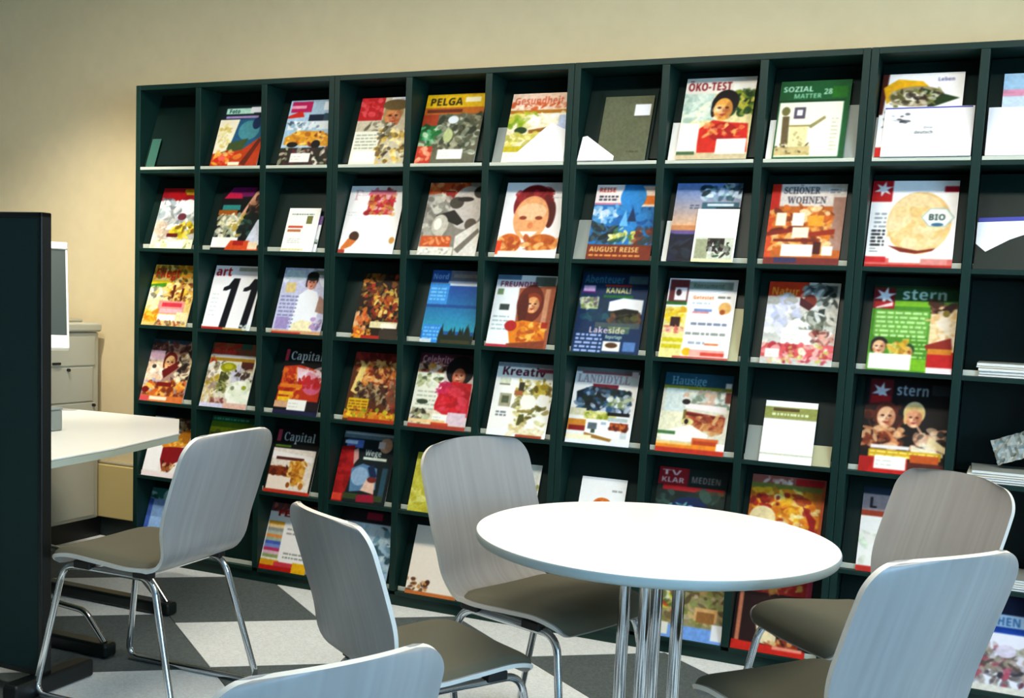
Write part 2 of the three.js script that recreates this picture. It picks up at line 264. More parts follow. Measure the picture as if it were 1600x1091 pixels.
magazine(8, 1, 0.005, 0.255, 0.325, 'consumer test magazine showing a dark-haired woman in red, topmost cell of the eighth column', (d) => d.b('#e9dfae').r(0, 0, 100, 24, '#f2ece0').fit('ÖKO-TEST', 3, 19, 70, 17, '#8e1420', 'bold').r(68, 10, 30, 10, '#fbfaf4').r(0, 24, 44, 40, '#cfe0d4').n(0, 26, 44, 40, ['#e6efe2', '#b9d0c0', '#f3f3dc'], 30, 7).n(70, 22, 30, 34, ['#2f6a24', '#7f9a2a', '#c8c24a', '#1c4418'], 40, 6).e(61, 37, 18, 18, '#1c1010').face(58, 46, 17, '#eab35a', '#1c1010').p([26, 78, 46, 64, 70, 68, 96, 70, 100, 122, 30, 122], '#d8331c').e(62, 82, 20, 14, '#b31414').n(36, 70, 60, 20, ['#e8b060', '#f0c884', '#d4281a'], 26, 5).r(0, 68, 28, 46, '#fdf9ec').r(0, 112, 100, 10, '#d8c9a6').r(0, 110, 26, 5, '#5a7a52').card(55, 92, 42, 22), { front: 0.008 });
magazine(9, 1, -0.01, 0.24, 0.297, 'green-framed magazine with a drawing of a house, topmost cell of the ninth column', (d) => d.b('#1d6a3a').r(74, 10, 22, 18, '#2f7f2a').fit('SOZIAL', 4, 17, 48, 12, '#cfe9d8').fit('28', 62, 22, 14, 13, '#bfe0c8').fit('MATTER', 20, 28, 44, 10, '#a8d2b6').r(0, 31, 94, 2, '#0e3a20').r(2, 34, 90, 86, '#fbf8e6').r(24, 42, 16, 18, '#6a6070').r(28, 46, 8, 9, '#fdfdfd').e(12, 48, 6, 7, '#8a8450').p([8, 56, 18, 56, 20, 100, 10, 100], '#7a6a48').r(20, 72, 26, 38, '#f2e8b8').r(19, 70, 30, 2.5, '#a99a5e').p([46, 72, 68, 56, 70, 60, 50, 76], '#a8a070').n(24, 82, 18, 20, ['#b8ac76', '#cfc492'], 12, 2.4).r(2, 104, 50, 14, '#d8c793').n(4, 100, 48, 16, ['#6a5a38', '#c2ae74'], 16, 3).l(78, 60, 10, 9, 6, '#d5cfb2', 2), { front: 0.008 });
magazine(10, 1, -0.012, 0.258, 0.308, 'magazine with a large eye under yellow hair, above a wide white sheet, top row', (d) => d.b('#fbf9f6').p([0, 0, 8, 0, 4, 60, 0, 60], '#5a2014').p([2, 20, 20, 8, 50, 12, 60, 22, 30, 24, 8, 44], '#eebc12').e(44, 34, 34, 15, '#a89a78').e(32, 34, 20, 9, '#6e6a3e').p([50, 22, 96, 38, 60, 52], '#2f4a1c').e(44, 34, 12, 7, '#efe6d6').e(54, 36, 9, 6, '#5c4a34').n(14, 24, 60, 24, ['#c8bca0', '#3c3428', '#8a8c50', '#efe8da'], 50, 4).p([10, 52, 60, 50, 56, 58, 12, 62], '#2f2a78').n(8, 58, 22, 28, ['#5a5a58', '#c8ccc8', '#2a2a30'], 22, 4).t('Leben', 68, 12, 7, '#6a6a9a').r(0, 108, 100, 14, '#c92a1e'), { front: 0.008 });

// second row
magazine(1, 2, 0.022, 0.238, 0.296, 'magazine with a red and yellow head over a grey cover, second row, first column', (d) => d.b('#c9c9c4').r(0, 0, 100, 26, '#c02430').r(52, 2, 40, 12, '#d8b22a').e(36, 15, 22, 10, '#d3222e').r(88, 2, 12, 20, '#f1e6d0').n(0, 26, 100, 56, ['#eef0ee', '#b3bcc4', '#8b9296', '#ffffff', '#a9c0b8'], 110, 7).e(70, 38, 16, 16, '#fafcff').e(60, 58, 10, 7, '#7a3a4a').n(0, 70, 44, 40, ['#d8c8b0', '#c4b09c', '#f0eae0'], 40, 7).n(44, 72, 54, 28, ['#e0c81c', '#b8b018', '#f2de5a', '#8c6a14'], 50, 6).r(34, 92, 26, 7, '#6e1c14').r(0, 104, 100, 18, '#f0f0d2').n(0, 106, 100, 14, ['#fbfbf0', '#a8ac6a', '#dfe49a'], 30, 4).card(44, 108, 34, 12));
magazine(2, 2, 0.022, 0.255, 0.305, 'dark magazine with a magenta title and a raised arm, second row, second column', (d) => d.b('#0e1414').p([6, 22, 20, 2, 72, 2, 64, 20], '#8a1c74').p([4, 24, 14, 12, 40, 14, 44, 24], '#d2205a').r(6, 36, 38, 10, '#3f9a94').r(0, 46, 40, 10, '#b06a1e').p([46, 58, 70, 10, 84, 6, 90, 22, 60, 40, 54, 62], '#e9b79c').e(84, 16, 9, 14, '#e2a890').n(62, 20, 36, 34, ['#6a4a36', '#c89a7a', '#2a1c14'], 24, 6).n(0, 56, 54, 42, ['#efe9c8', '#c9b25a', '#fdf8e4', '#b8c0a8'], 70, 7).n(54, 54, 44, 50, ['#143028', '#0b1c1a', '#40685a'], 40, 7).p([72, 100, 86, 64, 100, 60, 100, 112, 66, 116], '#dfe4f0').r(0, 98, 54, 20, '#fffcf6').p([40, 104, 78, 104, 100, 118, 100, 122, 30, 122], '#e0622a').r(46, 104, 22, 9, '#b92c1c').r(78, 106, 20, 14, '#fbe6c8'));
magazine(3, 2, 0.034, 0.13, 0.165, 'small white booklet half hidden behind another white booklet, second row, third column', (d) => d.b('#f4f4f6').r(50, 0, 50, 30, '#8a6aa8').n(40, 70, 60, 40, ['#1c3a24', '#e8ece8'], 18, 9), { kind: 'booklet', group: 'booklets' });
magazine(3, 2, 0.006, 0.16, 0.2, 'small white booklet with a red line of print, in front of another booklet, second row', (d) => d.b('#fdfdf8').l(12, 16, 70, 1, 4, '#8a9a86', 3).r(62, 22, 18, 22, '#8a8a50').r(8, 50, 46, 6, '#d86a4a').r(8, 60, 42, 7, '#cf8a5a').l(14, 86, 40, 3, 5, '#d8dcd4', 2).r(0, 114, 70, 5, '#ece6b0'), { front: 0.009, kind: 'booklet', group: 'booklets' });
magazine(4, 2, -0.012, 0.262, 0.304, 'white magazine with a red square picture near its top, second row, fourth column', (d) => d.b('#fefdfb').t('F', 8, 26, 26, '#e8c2c6', 'normal', 'serif').t('lora', 22, 18, 12, '#e9cfd0', 'normal', 'serif').r(38, 8, 46, 44, '#c9303c').n(39, 9, 44, 42, ['#d8404c', '#e8889a', '#a41c28', '#e9b05a', '#c8a04a', '#f0c8d0'], 90, 5).r(38, 8, 46, 8, '#e0889c').l(4, 48, 20, 2, 5, '#e2e2e0').e(24, 92, 9, 9, '#5c3a26').p([4, 112, 14, 96, 30, 100, 22, 110, 4, 118], '#df8a46').e(94, 98, 5, 6, '#d8a860').r(0, 116, 12, 6, '#b94a3a'));
magazine(5, 2, 0.012, 0.262, 0.317, 'magazine with a grey portrait under an orange strip, second row, fifth column', (d) => d.b('#9a958a').r(0, 0, 70, 20, '#c45a28').n(0, 2, 66, 16, ['#d8783a', '#a03a20', '#e8b080'], 30, 6).r(30, 14, 16, 16, '#a0281c').n(0, 24, 40, 70, ['#b9b6aa', '#8a877c', '#d6d4c8'], 50, 8).e(70, 42, 28, 36, '#d4cdc6').e(52, 34, 12, 10, '#5a5448').e(66, 28, 14, 4, '#3a332a').e(90, 16, 12, 10, '#3a362e').p([20, 56, 50, 46, 70, 66, 60, 72, 34, 62], '#2e2a24').e(30, 72, 14, 18, '#cfcabc').e(26, 70, 7, 10, '#f0eee4').e(82, 70, 10, 10, '#6a6052').p([60, 90, 100, 62, 100, 122, 62, 122], '#e6e2d8').p([62, 112, 96, 76, 100, 82, 70, 118], '#8a8478').r(2, 90, 52, 18, '#d2662c').n(6, 92, 44, 14, ['#e88a4a', '#f2b07c'], 16, 4).r(0, 108, 60, 14, '#eae8dc').n(2, 110, 50, 10, ['#b8b4a4', '#fff'], 16, 3));
magazine(6, 2, 0.003, 0.255, 0.316, 'white magazine with the face of a smiling red-haired child, second row, sixth column', (d) => d.b('#fbf9f8').e(50, 38, 33, 34, '#8e1c22').n(22, 12, 56, 22, ['#a82830', '#7a1418', '#b84048'], 30, 6).e(80, 52, 8, 22, '#6a2418').e(49, 58, 29, 36, '#f2b682').e(49, 48, 24, 14, '#f7cfa6').e(36, 58, 6, 3, '#9a4a2c').e(62, 58, 6, 3, '#9a4a2c').e(50, 70, 5, 5, '#e89a64').p([34, 80, 64, 80, 56, 88, 42, 88], '#fdf3e8').e(20, 100, 20, 16, '#d8782c').e(74, 100, 26, 16, '#c9742c').n(4, 92, 92, 20, ['#e8a050', '#d88838', '#f4c888', '#b85a20'], 50, 6).r(0, 96, 8, 22, '#e8561e').p([40, 122, 40, 112, 100, 108, 100, 122], '#fdfbfa').r(4, 112, 40, 10, '#f6efe8').l(78, 16, 16, 2, 8, '#c9c9cc'));
magazine(7, 2, 0.03, 0.25, 0.304, 'travel magazine with blue sea and a yellow brown foot, second row, seventh column', (d) => d.b('#2a86c4').r(0, 0, 44, 30, '#f8eeea').t('REISE', 4, 12, 10, '#d2462c').l(6, 18, 30, 2, 5, '#4a4a58', 3).r(0, 30, 50, 3, '#d88aa0').r(72, 2, 26, 34, '#f6e2d4').r(72, 18, 26, 14, '#e88a2c').e(60, 20, 20, 22, '#3a9ad8').n(0, 38, 46, 24, ['#cfe0f0', '#8abce0', '#e8f0f8', '#4a9ad0'], 50, 6).n(40, 40, 58, 32, ['#1a78b8', '#0f5c9c', '#3a98d4'], 50, 8).p([44, 68, 52, 40, 58, 68], '#7cc0e8').p([56, 60, 62, 36, 70, 60], '#0d3f68').n(4, 66, 36, 26, ['#2c4248', '#546a6c', '#1a2c30'], 40, 6).n(36, 70, 40, 24, ['#d8d27a', '#f4eeb4', '#6a8a3a', '#1e5a52'], 40, 5).n(74, 72, 26, 24, ['#7a3428', '#2a5a64', '#94523a'], 26, 6).r(0, 98, 100, 24, '#8a3c1c').fit('AUGUST REISE', 4, 110, 86, 11, '#f0d08a').l(4, 114, 80, 1, 4, '#e8a85a', 3), { front: 0.008 });
magazine(8, 2, -0.012, 0.243, 0.309, 'magazine with an evening sky over dark water, behind a white booklet, second row, eighth column', (d) => { for (let i = 0; i < 60; i++) { const k = i / 60; d.r(0, i * 1.15, 100, 1.4, `rgb(${Math.round(120 + k * 120)},${Math.round(156 + k * 40)},${Math.round(216 - k * 60)})`); } return d.n(40, 2, 60, 24, ['#163842', '#e8f4f8', '#2c5a64', '#9ac0cc'], 44, 5).r(42, 30, 56, 12, '#4a7484').r(50, 32, 40, 4, '#dfeaf0').r(64, 38, 36, 8, '#12252e').l(24, 34, 14, 2, 4, '#5a6a80', 2).r(0, 66, 100, 12, '#d49a6a').r(0, 74, 100, 10, '#7a6aa0').r(0, 80, 100, 42, '#141c40').n(0, 84, 100, 36, ['#1c2846', '#0c1428', '#2a3c4c'], 50, 8); }, { front: 0.008 });
magazine(8, 2, 0.036, 0.152, 0.206, 'white booklet with a small dark photo at its foot, second row, eighth column', (d) => d.b('#fdfdf6').r(4, 66, 92, 50, '#d8dccb').r(6, 70, 30, 44, '#b0b496').r(34, 68, 40, 30, '#3a2c2c').n(36, 72, 50, 40, ['#1c1818', '#e8ece8', '#4a6a50', '#8a8c7c'], 40, 6).r(0, 116, 100, 6, '#f0eebc'), { front: 0.017, kind: 'booklet', group: 'booklets' });
magazine(9, 2, -0.008, 0.257, 0.305, 'home magazine with an orange brown living room, second row, ninth column', (d) => d.b('#c8742c').r(0, 0, 100, 34, '#e6ddd6').r(0, 0, 12, 40, '#d2341c').fit('SCHÖNER', 16, 15, 54, 15, '#3a3a44', 'bold', 'serif').fit('WOHNEN', 22, 30, 58, 15, '#4a4650', 'bold', 'serif').r(76, 6, 20, 8, '#f6f6f6').l(78, 8, 14, 2, 4, '#8a8a90').r(84, 20, 16, 80, '#b89484').r(0, 40, 8, 72, '#e2622a').n(8, 36, 76, 66, ['#e8942c', '#a4501c', '#f2c884', '#d8762a', '#7a2c12', '#f8e4bc'], 130, 7).r(10, 44, 14, 20, '#fbf2dc').r(32, 44, 16, 20, '#fdf8ea').r(54, 48, 20, 16, '#f0b03a').p([0, 74, 40, 66, 40, 72, 0, 80], '#9a3014').r(34, 66, 22, 16, '#f8f0d8').p([56, 74, 90, 68, 90, 76, 56, 80], '#a83a16').r(10, 84, 60, 4, '#8a3418').r(64, 88, 10, 18, '#5a1c10').card(22, 92, 42, 18).r(76, 94, 14, 14, '#fbf6ea').r(0, 112, 100, 10, '#8a3a34').r(14, 112, 30, 8, '#44406a'));
magazine(10, 2, -0.008, 0.276, 0.316, 'white magazine with a large cream ball stamped BIO, second row, tenth column', (d) => { d.b('#fefcfa').r(0, 0, 24, 30, '#c01c24'); star(d, 13, 12, 12, '#fdf6f4'); d.r(0, 22, 22, 8, '#c8141c').r(84, 8, 16, 8, '#c81c3c').e(58, 60, 37, 44, '#f0cf94').e(56, 58, 33, 40, '#f6dcae').n(28, 40, 54, 50, ['#f4d8a4', '#f8e2b8', '#eecb8c'], 60, 9).p([24, 92, 40, 101, 58, 103, 76, 99, 80, 95, 60, 99, 40, 95], '#8a3018'); const hx = []; for (let i = 0; i < 6; i++) hx.push(79 + Math.cos(i * Math.PI / 3) * 19, 52 + Math.sin(i * Math.PI / 3) * 15); d.p(hx, '#b8ccc4'); const h2 = []; for (let i = 0; i < 6; i++) h2.push(79 + Math.cos(i * Math.PI / 3) * 17.4, 52 + Math.sin(i * Math.PI / 3) * 13.4); return d.p(h2, '#f6f8f0').fit('BIO', 68, 56, 22, 12, '#1c3a34').e(79, 62, 7, 2.4, '#4a7a9a').l(6, 46, 14, 5, 6, '#a8b0b4', 3).l(4, 70, 16, 5, 5, '#2c3034', 3).l(4, 96, 10, 2, 4, '#8a8e92').r(0, 110, 100, 12, '#dc7c74').r(0, 108, 24, 8, '#d02c34').r(28, 106, 38, 10, '#fdf8ee').r(64, 110, 30, 8, '#e4a098').r(0, 119, 100, 3, '#b8241c'); });

// third row
magazine(1, 3, -0.012, 0.258, 0.296, 'magazine with red capitals on yellow and a pink caption block, third row, first column', (d) => d.b('#e8d08a').n(0, 0, 100, 30, ['#e0a02a', '#8a7a2c', '#f0c84a', '#6a5a24'], 60, 7).fit('Fliegt', 4, 26, 62, 26, '#c92a18').r(0, 32, 40, 8, '#e8d02a').p([0, 40, 34, 36, 34, 44, 0, 50], '#5a9a24').n(0, 46, 36, 26, ['#d8d8c0', '#8a8a70', '#f4f0e0'], 40, 6).n(40, 34, 58, 40, ['#f4d848', '#6a3414', '#d8a030', '#f8ecb4', '#8a4a1c'], 70, 6).r(52, 40, 5, 26, '#6a2c14').r(72, 46, 5, 24, '#6a2c14').n(0, 70, 30, 24, ['#ece0b0', '#f8f2d4'], 20, 7).r(28, 72, 58, 26, '#e8a49c').r(36, 76, 44, 8, '#d8465a').r(34, 88, 50, 8, '#ecc0c4').n(2, 92, 30, 20, ['#f0b418', '#d89418', '#f8d050'], 26, 6).r(32, 100, 40, 12, '#fdf8f2').r(72, 94, 26, 22, '#ece2b8').n(30, 112, 66, 9, ['#8a6a4a', '#d8c49a', '#b05a4a'], 26, 4));
magazine(2, 3, -0.014, 0.262, 0.302, 'white magazine with a large black 11, third row, second column', (d) => { d.b('#fdfdfe').r(50, 3, 46, 7, '#b8bcae').t('art', 3, 20, 24, '#c4161e', 'bold'); const one = (x) => d.p([x + 20, 24, x + 33, 24, x + 25, 118, x + 11, 118, x + 18, 44, x + 9, 48, x + 2, 48, x + 3, 42, x + 12, 38], '#0b1420'); one(24); one(66); return d.l(6, 54, 14, 6, 8, '#e6ecf0', 3).r(0, 118, 44, 4, '#b92a20').r(44, 119, 50, 3, '#d8b04a').n(80, 112, 18, 8, ['#a8d0c8', '#e8f4f0'], 10, 3); });
magazine(3, 3, 0.006, 0.25, 0.302, 'pale violet magazine with a man in a white shirt, third row, third column', (d) => d.b('#d4d6ec').n(0, 0, 100, 30, ['#e4e8f0', '#c0c8dc', '#f0f2fa'], 40, 8).r(4, 4, 40, 18, '#dce8ea').r(64, 4, 34, 8, '#8a9a8a').r(10, 28, 20, 18, '#e8d49a').p([34, 120, 38, 52, 56, 38, 76, 44, 88, 70, 80, 122], '#f8fafe').p([82, 50, 98, 60, 98, 84, 80, 80], '#b8988c').face(61, 26, 12, '#e0a498', '#2e2a34').e(61, 15, 12, 9, '#22302c').l(4, 52, 36, 9, 7, '#9a9cc4', 3.2).r(4, 92, 26, 22, '#b4a4d4').p([38, 104, 56, 96, 84, 100, 80, 116, 40, 118], '#fbf2cc').n(78, 92, 18, 22, ['#c4a8d0', '#e8e0ec', '#8a7a9c'], 20, 5).r(0, 116, 100, 6, '#e0b48a').r(0, 119, 60, 3, '#c84a3a'));
magazine(4, 3, 0.042, 0.218, 0.289, 'dark brown food magazine with glowing orange pieces, third row, fourth column', (d) => d.b('#33200f').n(6, 0, 90, 100, ['#7a2c10', '#b8481a', '#4a2a10', '#d8862c', '#2a1a0c', '#8a6a1c', '#e8b85a'], 190, 6).n(40, 30, 50, 50, ['#e8c45a', '#c8741c', '#f4e08a', '#a83414'], 60, 5).n(0, 74, 30, 46, ['#d8a070', '#f0c89a', '#e07a3a'], 40, 6).n(0, 100, 40, 22, ['#f0a028', '#f4c84a', '#d86a1c'], 30, 5).r(36, 90, 60, 12, '#ece2b8').r(60, 93, 36, 9, '#fdf8e8').r(60, 104, 40, 18, '#4a4034').r(22, 116, 40, 6, '#b8341c'));
magazine(5, 3, 0.026, 0.236, 0.313, 'blue magazine with a lake and dark fir trees, third row, fifth column', (d) => { d.b('#1f6aa8').r(0, 0, 100, 22, '#8a8c9c').r(0, 0, 36, 20, '#3a6ab0').t('Nord', 2, 15, 13, '#a8c8e8').r(42, 6, 50, 6, '#b0a8a0').r(34, 18, 64, 8, '#e8ecf4').r(0, 22, 36, 36, '#4aa4e4').l(3, 30, 30, 4, 6, '#8accf4', 3); for (let i = 0; i < 40; i++) d.r(36 * (i < 16), 26 + i * 1.9, 100, 2.1, `rgb(${20 + i},${96 + i * 2},${172 + Math.round(i * 0.6)})`); d.r(0, 22, 38, 36, '#46a0e0').l(3, 30, 30, 4, 6, '#8accf4', 3).r(0, 58, 100, 5, '#1a60a0').r(2, 92, 36, 30, '#3c9ae0').l(4, 96, 30, 4, 6, '#8ccaf2', 3); for (let i = 0; i < 22; i++) { const x = 36 + d.q() * 62, y = 86 + d.q() * 16; d.p([x - 4, 116, x, y, x + 4, 116], '#102c1c'); } return d.r(34, 108, 66, 14, '#16301c').r(40, 116, 56, 6, '#4a4a24').r(0, 116, 22, 6, '#d8e4ea'); });
magazine(6, 3, -0.018, 0.257, 0.302, 'magazine with a brown-haired woman in orange beside white text, third row, sixth column', (d) => d.b('#eef2f2').r(0, 0, 40, 8, '#6a86a0').r(64, 2, 34, 16, '#7c8a80').fit('FREUNDIN', 6, 20, 70, 13, '#a43a54').r(0, 22, 38, 100, '#f4f8f8').r(4, 24, 10, 10, '#8aa47c').r(12, 50, 16, 10, '#4a5652').l(4, 70, 28, 4, 7, '#b8ccd0', 2.5).p([40, 22, 100, 16, 100, 122, 44, 122], '#b06a4a').r(84, 22, 8, 90, '#d8a484').e(62, 48, 22, 32, '#7a3018').face(66, 48, 14, '#f0b880', '#a0441c').e(52, 56, 8, 26, '#6a2814').p([30, 84, 54, 76, 94, 80, 94, 118, 40, 118], '#e8961c').e(36, 86, 10, 9, '#c02c2c').n(50, 82, 40, 30, ['#f4b030', '#d87818', '#f8d070', '#c05a14'], 40, 6).r(86, 78, 10, 10, '#b83a24').p([34, 116, 96, 108, 96, 122, 34, 122], '#9a5030').r(0, 118, 36, 4, '#c03a4a'));
magazine(7, 3, -0.004, 0.268, 0.323, 'dark blue adventure magazine with a snowy mountain picture, third row, seventh column', (d) => d.b('#123f68').r(0, 0, 100, 20, '#123452').fit('Abenteuer', 4, 16, 66, 17, '#4a8496').r(70, 4, 28, 12, '#5a7a84').r(4, 20, 18, 11, '#ecc8e8').r(2, 29, 22, 3, '#6a2a84').fit('KANAL!', 38, 31, 42, 12, '#f8e498').r(36, 18, 40, 3, '#b8342a').r(36, 34, 44, 4, '#1c7a3a').r(4, 38, 26, 18, '#c8d0a4').n(4, 38, 26, 18, ['#e8ecc8', '#8a9a6a', '#7a6a84'], 26, 4).r(32, 40, 14, 20, '#26445c').p([46, 44, 66, 38, 96, 40, 96, 62, 46, 58], '#f8fbff').p([46, 60, 70, 54, 90, 56, 96, 66, 96, 76, 44, 68], '#1e221a').n(48, 62, 46, 14, ['#5a4a3c', '#6a6a3c', '#3c4430', '#84604c'], 40, 5).n(10, 60, 36, 12, ['#2a6a74', '#1a4a64'], 20, 6).r(30, 76, 66, 8, '#5a6a6c').fit('Lakeside', 22, 92, 60, 13, '#e8d0d8').r(50, 82, 32, 10, 'rgba(216,224,120,0.35)').fit('Reportage', 48, 100, 28, 8, '#c8d8c4').l(4, 94, 40, 5, 6, '#b4c4ec', 3.4).r(46, 104, 26, 15, '#f4f2ec').e(59, 110, 9, 4, '#6a4a2c').r(76, 104, 18, 14, '#6a92c4'));
magazine(8, 3, -0.013, 0.256, 0.31, 'white test magazine with a yellow picture column, third row, eighth column', (d) => d.b('#fdfcfa').r(30, 4, 64, 12, '#9aa69a').fit('Konsument', 36, 14, 50, 10, '#6a786a').r(2, 2, 28, 36, '#7a3a3c').r(10, 14, 18, 20, '#fdf6f6').e(16, 22, 4, 5, '#4a2a34').r(0, 36, 30, 5, '#3a7a34').r(0, 44, 32, 78, '#f2e8a4').n(2, 46, 28, 20, ['#f4d41c', '#e8b81c', '#f8e88c'], 30, 5).r(10, 60, 14, 15, '#4a2420').n(2, 74, 30, 10, ['#d87a6a', '#f4c0b0'], 14, 4).r(2, 92, 30, 6, '#dcd21c').r(2, 102, 28, 6, '#d8cc1c').e(40, 112, 7, 6, '#f4c41c').fit('Getestet', 38, 31, 34, 8, '#e08a4a').l(74, 26, 18, 1, 4, '#8a8a7c', 3).l(38, 36, 26, 1, 4, '#c8d4dc', 3).r(42, 46, 26, 4, '#8aa4d4').r(40, 50, 24, 3, '#e4a4a4').e(86, 44, 9, 9, '#f0c47c').e(83, 50, 4, 4, '#b8642c').l(40, 67, 54, 1, 4, '#8e98ac', 4).l(34, 82, 58, 1, 4, '#a4a8a0', 4).l(40, 96, 24, 1, 4, '#b4bcc8', 4).r(64, 98, 20, 3, '#e8945c').r(44, 108, 50, 10, '#f4bcb0').r(60, 112, 34, 5, '#e05a4a').r(20, 119, 80, 3, '#c86a5a'), { front: 0.008 });
magazine(9, 3, 0.0, 0.248, 0.31, 'magazine with an orange title over a grey group picture, third row, ninth column', (d) => d.b('#d8d8d0').r(0, 0, 56, 22, '#c8441c').fit('Natur', 4, 20, 44, 16, '#f0a83a').r(50, 4, 46, 16, '#6a7674').n(50, 4, 46, 30, ['#4a5654', '#a8b4b0', '#e8ecec', '#2c3a38'], 50, 6).n(0, 24, 50, 50, ['#f4f2f6', '#d0d4ec', '#b8b8b0', '#fdfdf8'], 60, 8).e(60, 28, 9, 10, '#8a3a28').p([46, 22, 66, 34, 60, 42, 46, 34], '#5a1c24').p([64, 78, 74, 40, 82, 38, 82, 78], '#3c4c48').n(44, 46, 50, 34, ['#f0eee6', '#8a8e7c', '#5c665c', '#fdfdfa'], 60, 6).card(26, 70, 42, 22).n(66, 72, 30, 20, ['#a8544a', '#6a3430', '#e8b8a8'], 26, 5).r(0, 92, 100, 20, '#dc6a6c').n(0, 92, 100, 26, ['#e87a80', '#f4c4c0', '#c03c4a', '#f6f0e0', '#d8d07a'], 80, 5).card(6, 100, 20, 12));
magazine(10, 3, 0.022, 0.272, 0.31, 'green magazine with a white star in its red corner, third row, tenth column', (d) => { d.b('#5c9c2c').r(0, 0, 26, 34, '#7a1a22'); d.r(26, 0, 74, 22, '#2c5a34'); d.r(0, 0, 100, 4, '#24401c'); star(d, 14, 16, 14, '#e4e8ec'); d.r(2, 24, 24, 10, '#b81c26').p([4, 32, 24, 24, 24, 30, 4, 34], '#f4dcd8').fit('stern', 34, 20, 60, 22, '#c8dcd4', 'bold').r(26, 22, 44, 8, '#8ac02c').l(6, 38, 60, 6, 6.5, '#cdebae', 3.4).r(4, 36, 64, 36, 'rgba(190,230,150,0.35)').l(40, 76, 28, 5, 6, '#b4dc8c', 2.6).r(70, 26, 30, 80, '#f2dcb0').n(70, 24, 30, 12, ['#3c1c14', '#5a2c1c'], 16, 6).n(72, 34, 28, 46, ['#f8ecd4', '#ecc890', '#fdf4e4'], 40, 7).e(88, 38, 4, 5, '#9a8a3c').p([66, 84, 96, 72, 98, 88, 70, 92], '#a0301c').face(13, 88, 10, '#f0c49a', '#2a2418').face(46, 94, 9, '#e8c078', '#2c5a2c').n(24, 80, 22, 24, ['#e0b83c', '#f0d88c', '#c8942c'], 24, 5).r(2, 98, 50, 22, '#fffdf0').r(52, 104, 20, 16, '#8ac41c').r(70, 92, 30, 26, '#c81c18').r(70, 88, 28, 8, '#d8942c').r(70, 114, 30, 8, '#f8e8e8'); return d; });

// fourth row
magazine(1, 4, -0.03, 0.25, 0.3, 'magazine with brown faces over an orange foot, fourth row, first column', (d) => d.b('#b8988a').r(0, 0, 100, 8, '#2c5468').n(0, 6, 100, 22, ['#6a3a2c', '#8a4a4c', '#c8a48c', '#4a3a34'], 60, 7).r(0, 22, 34, 20, '#e8c4d0').n(0, 40, 34, 40, ['#fdf6e8', '#f0e0c4', '#e8c8a8'], 40, 8).e(16, 54, 5, 4, '#5a5048').face(50, 44, 15, '#ecc48c', '#7a2018').p([36, 62, 70, 40, 74, 52, 44, 76], '#7a1c1c').n(66, 26, 34, 60, ['#e8dcb4', '#6a4a34', '#f4ecd0', '#2c2420'], 60, 6).n(0, 80, 30, 20, ['#b4b0d4', '#e8e4f4', '#f4d4a4'], 24, 6).n(10, 84, 84, 30, ['#f0a43c', '#f8cc6a', '#e07a2c', '#8a3a14'], 90, 6).r(32, 84, 34, 8, '#8a2014').e(8, 100, 8, 6, '#8a1c1c').r(0, 110, 100, 12, '#e08a4c').r(22, 112, 40, 7, '#f8f0d8').r(0, 112, 20, 10, '#e0686c'));
magazine(2, 4, -0.024, 0.257, 0.303, 'cookery magazine with a red title and pale green food, fourth row, second column', (d) => d.b('#e8e4d0').r(0, 0, 100, 22, '#8a5a44').n(0, 2, 60, 20, ['#c0462c', '#a83424', '#8a5a2c'], 40, 6).r(62, 0, 22, 10, '#3a6a5c').fit('Kochen', 4, 22, 54, 16, '#d84a38').r(4, 22, 90, 6, '#f8eee4').r(0, 28, 96, 6, '#b8942c').n(0, 30, 14, 16, ['#a02c1c', '#c8562c'], 14, 5).n(4, 38, 34, 24, ['#fdfbf2', '#f0ecd8', '#8a7a5a'], 40, 7).e(44, 46, 17, 9, '#a4a414').e(44, 44, 10, 5, '#c8c42c').r(70, 34, 26, 16, '#6a342c').n(50, 48, 46, 24, ['#f8f4e4', '#4a342c', '#e8e0c4', '#cfd0e4'], 44, 6).p([26, 90, 30, 54, 42, 56, 46, 88], '#5a5c2c').n(26, 56, 22, 34, ['#8a8c4c', '#3c3c1c', '#b4b884'], 34, 5).n(0, 60, 26, 56, ['#d8c49c', '#a89484', '#f0e8dc', '#b8a02c'], 60, 6).e(76, 94, 26, 24, '#fdfdee').n(58, 72, 40, 44, ['#fffff4', '#f4f8e4', '#e4ecd0'], 40, 8).e(86, 82, 5, 4, '#b0b83c').e(62, 84, 4, 4, '#9aa084').n(20, 106, 30, 12, ['#8a4a44', '#d8b4a8'], 20, 5).r(0, 114, 50, 8, '#e0dcf0').r(50, 112, 50, 10, '#ecc8b8'));
magazine(3, 4, 0.01, 0.228, 0.3, 'black-headed business magazine with a red and pink picture, fourth row, third column', (d) => d.b('#0f1014').r(2, 2, 8, 22, '#c4485c').fit('Capital', 14, 21, 82, 22, '#e8f0ee', 'bold', 'serif').p([4, 34, 40, 30, 96, 40, 96, 100, 0, 104, 4, 60], '#c8441c').n(4, 40, 46, 56, ['#e0822c', '#c43c1c', '#f0a83c', '#a82c14'], 70, 6).p([34, 34, 92, 44, 94, 76, 40, 60], '#f2d0d8').n(46, 36, 46, 22, ['#f8e8ec', '#e8a8b8'], 24, 7).e(76, 70, 20, 14, '#dc7494').n(46, 54, 44, 18, ['#d03434', '#b82424'], 24, 6).r(4, 66, 50, 7, '#e8902c').r(4, 80, 34, 7, '#f0bc2c').r(4, 90, 28, 8, '#f4cc2c').r(0, 98, 32, 12, '#e0b898').card(30, 94, 42, 20).r(72, 96, 26, 16, '#2c1c24').r(0, 114, 100, 8, '#282c54'));
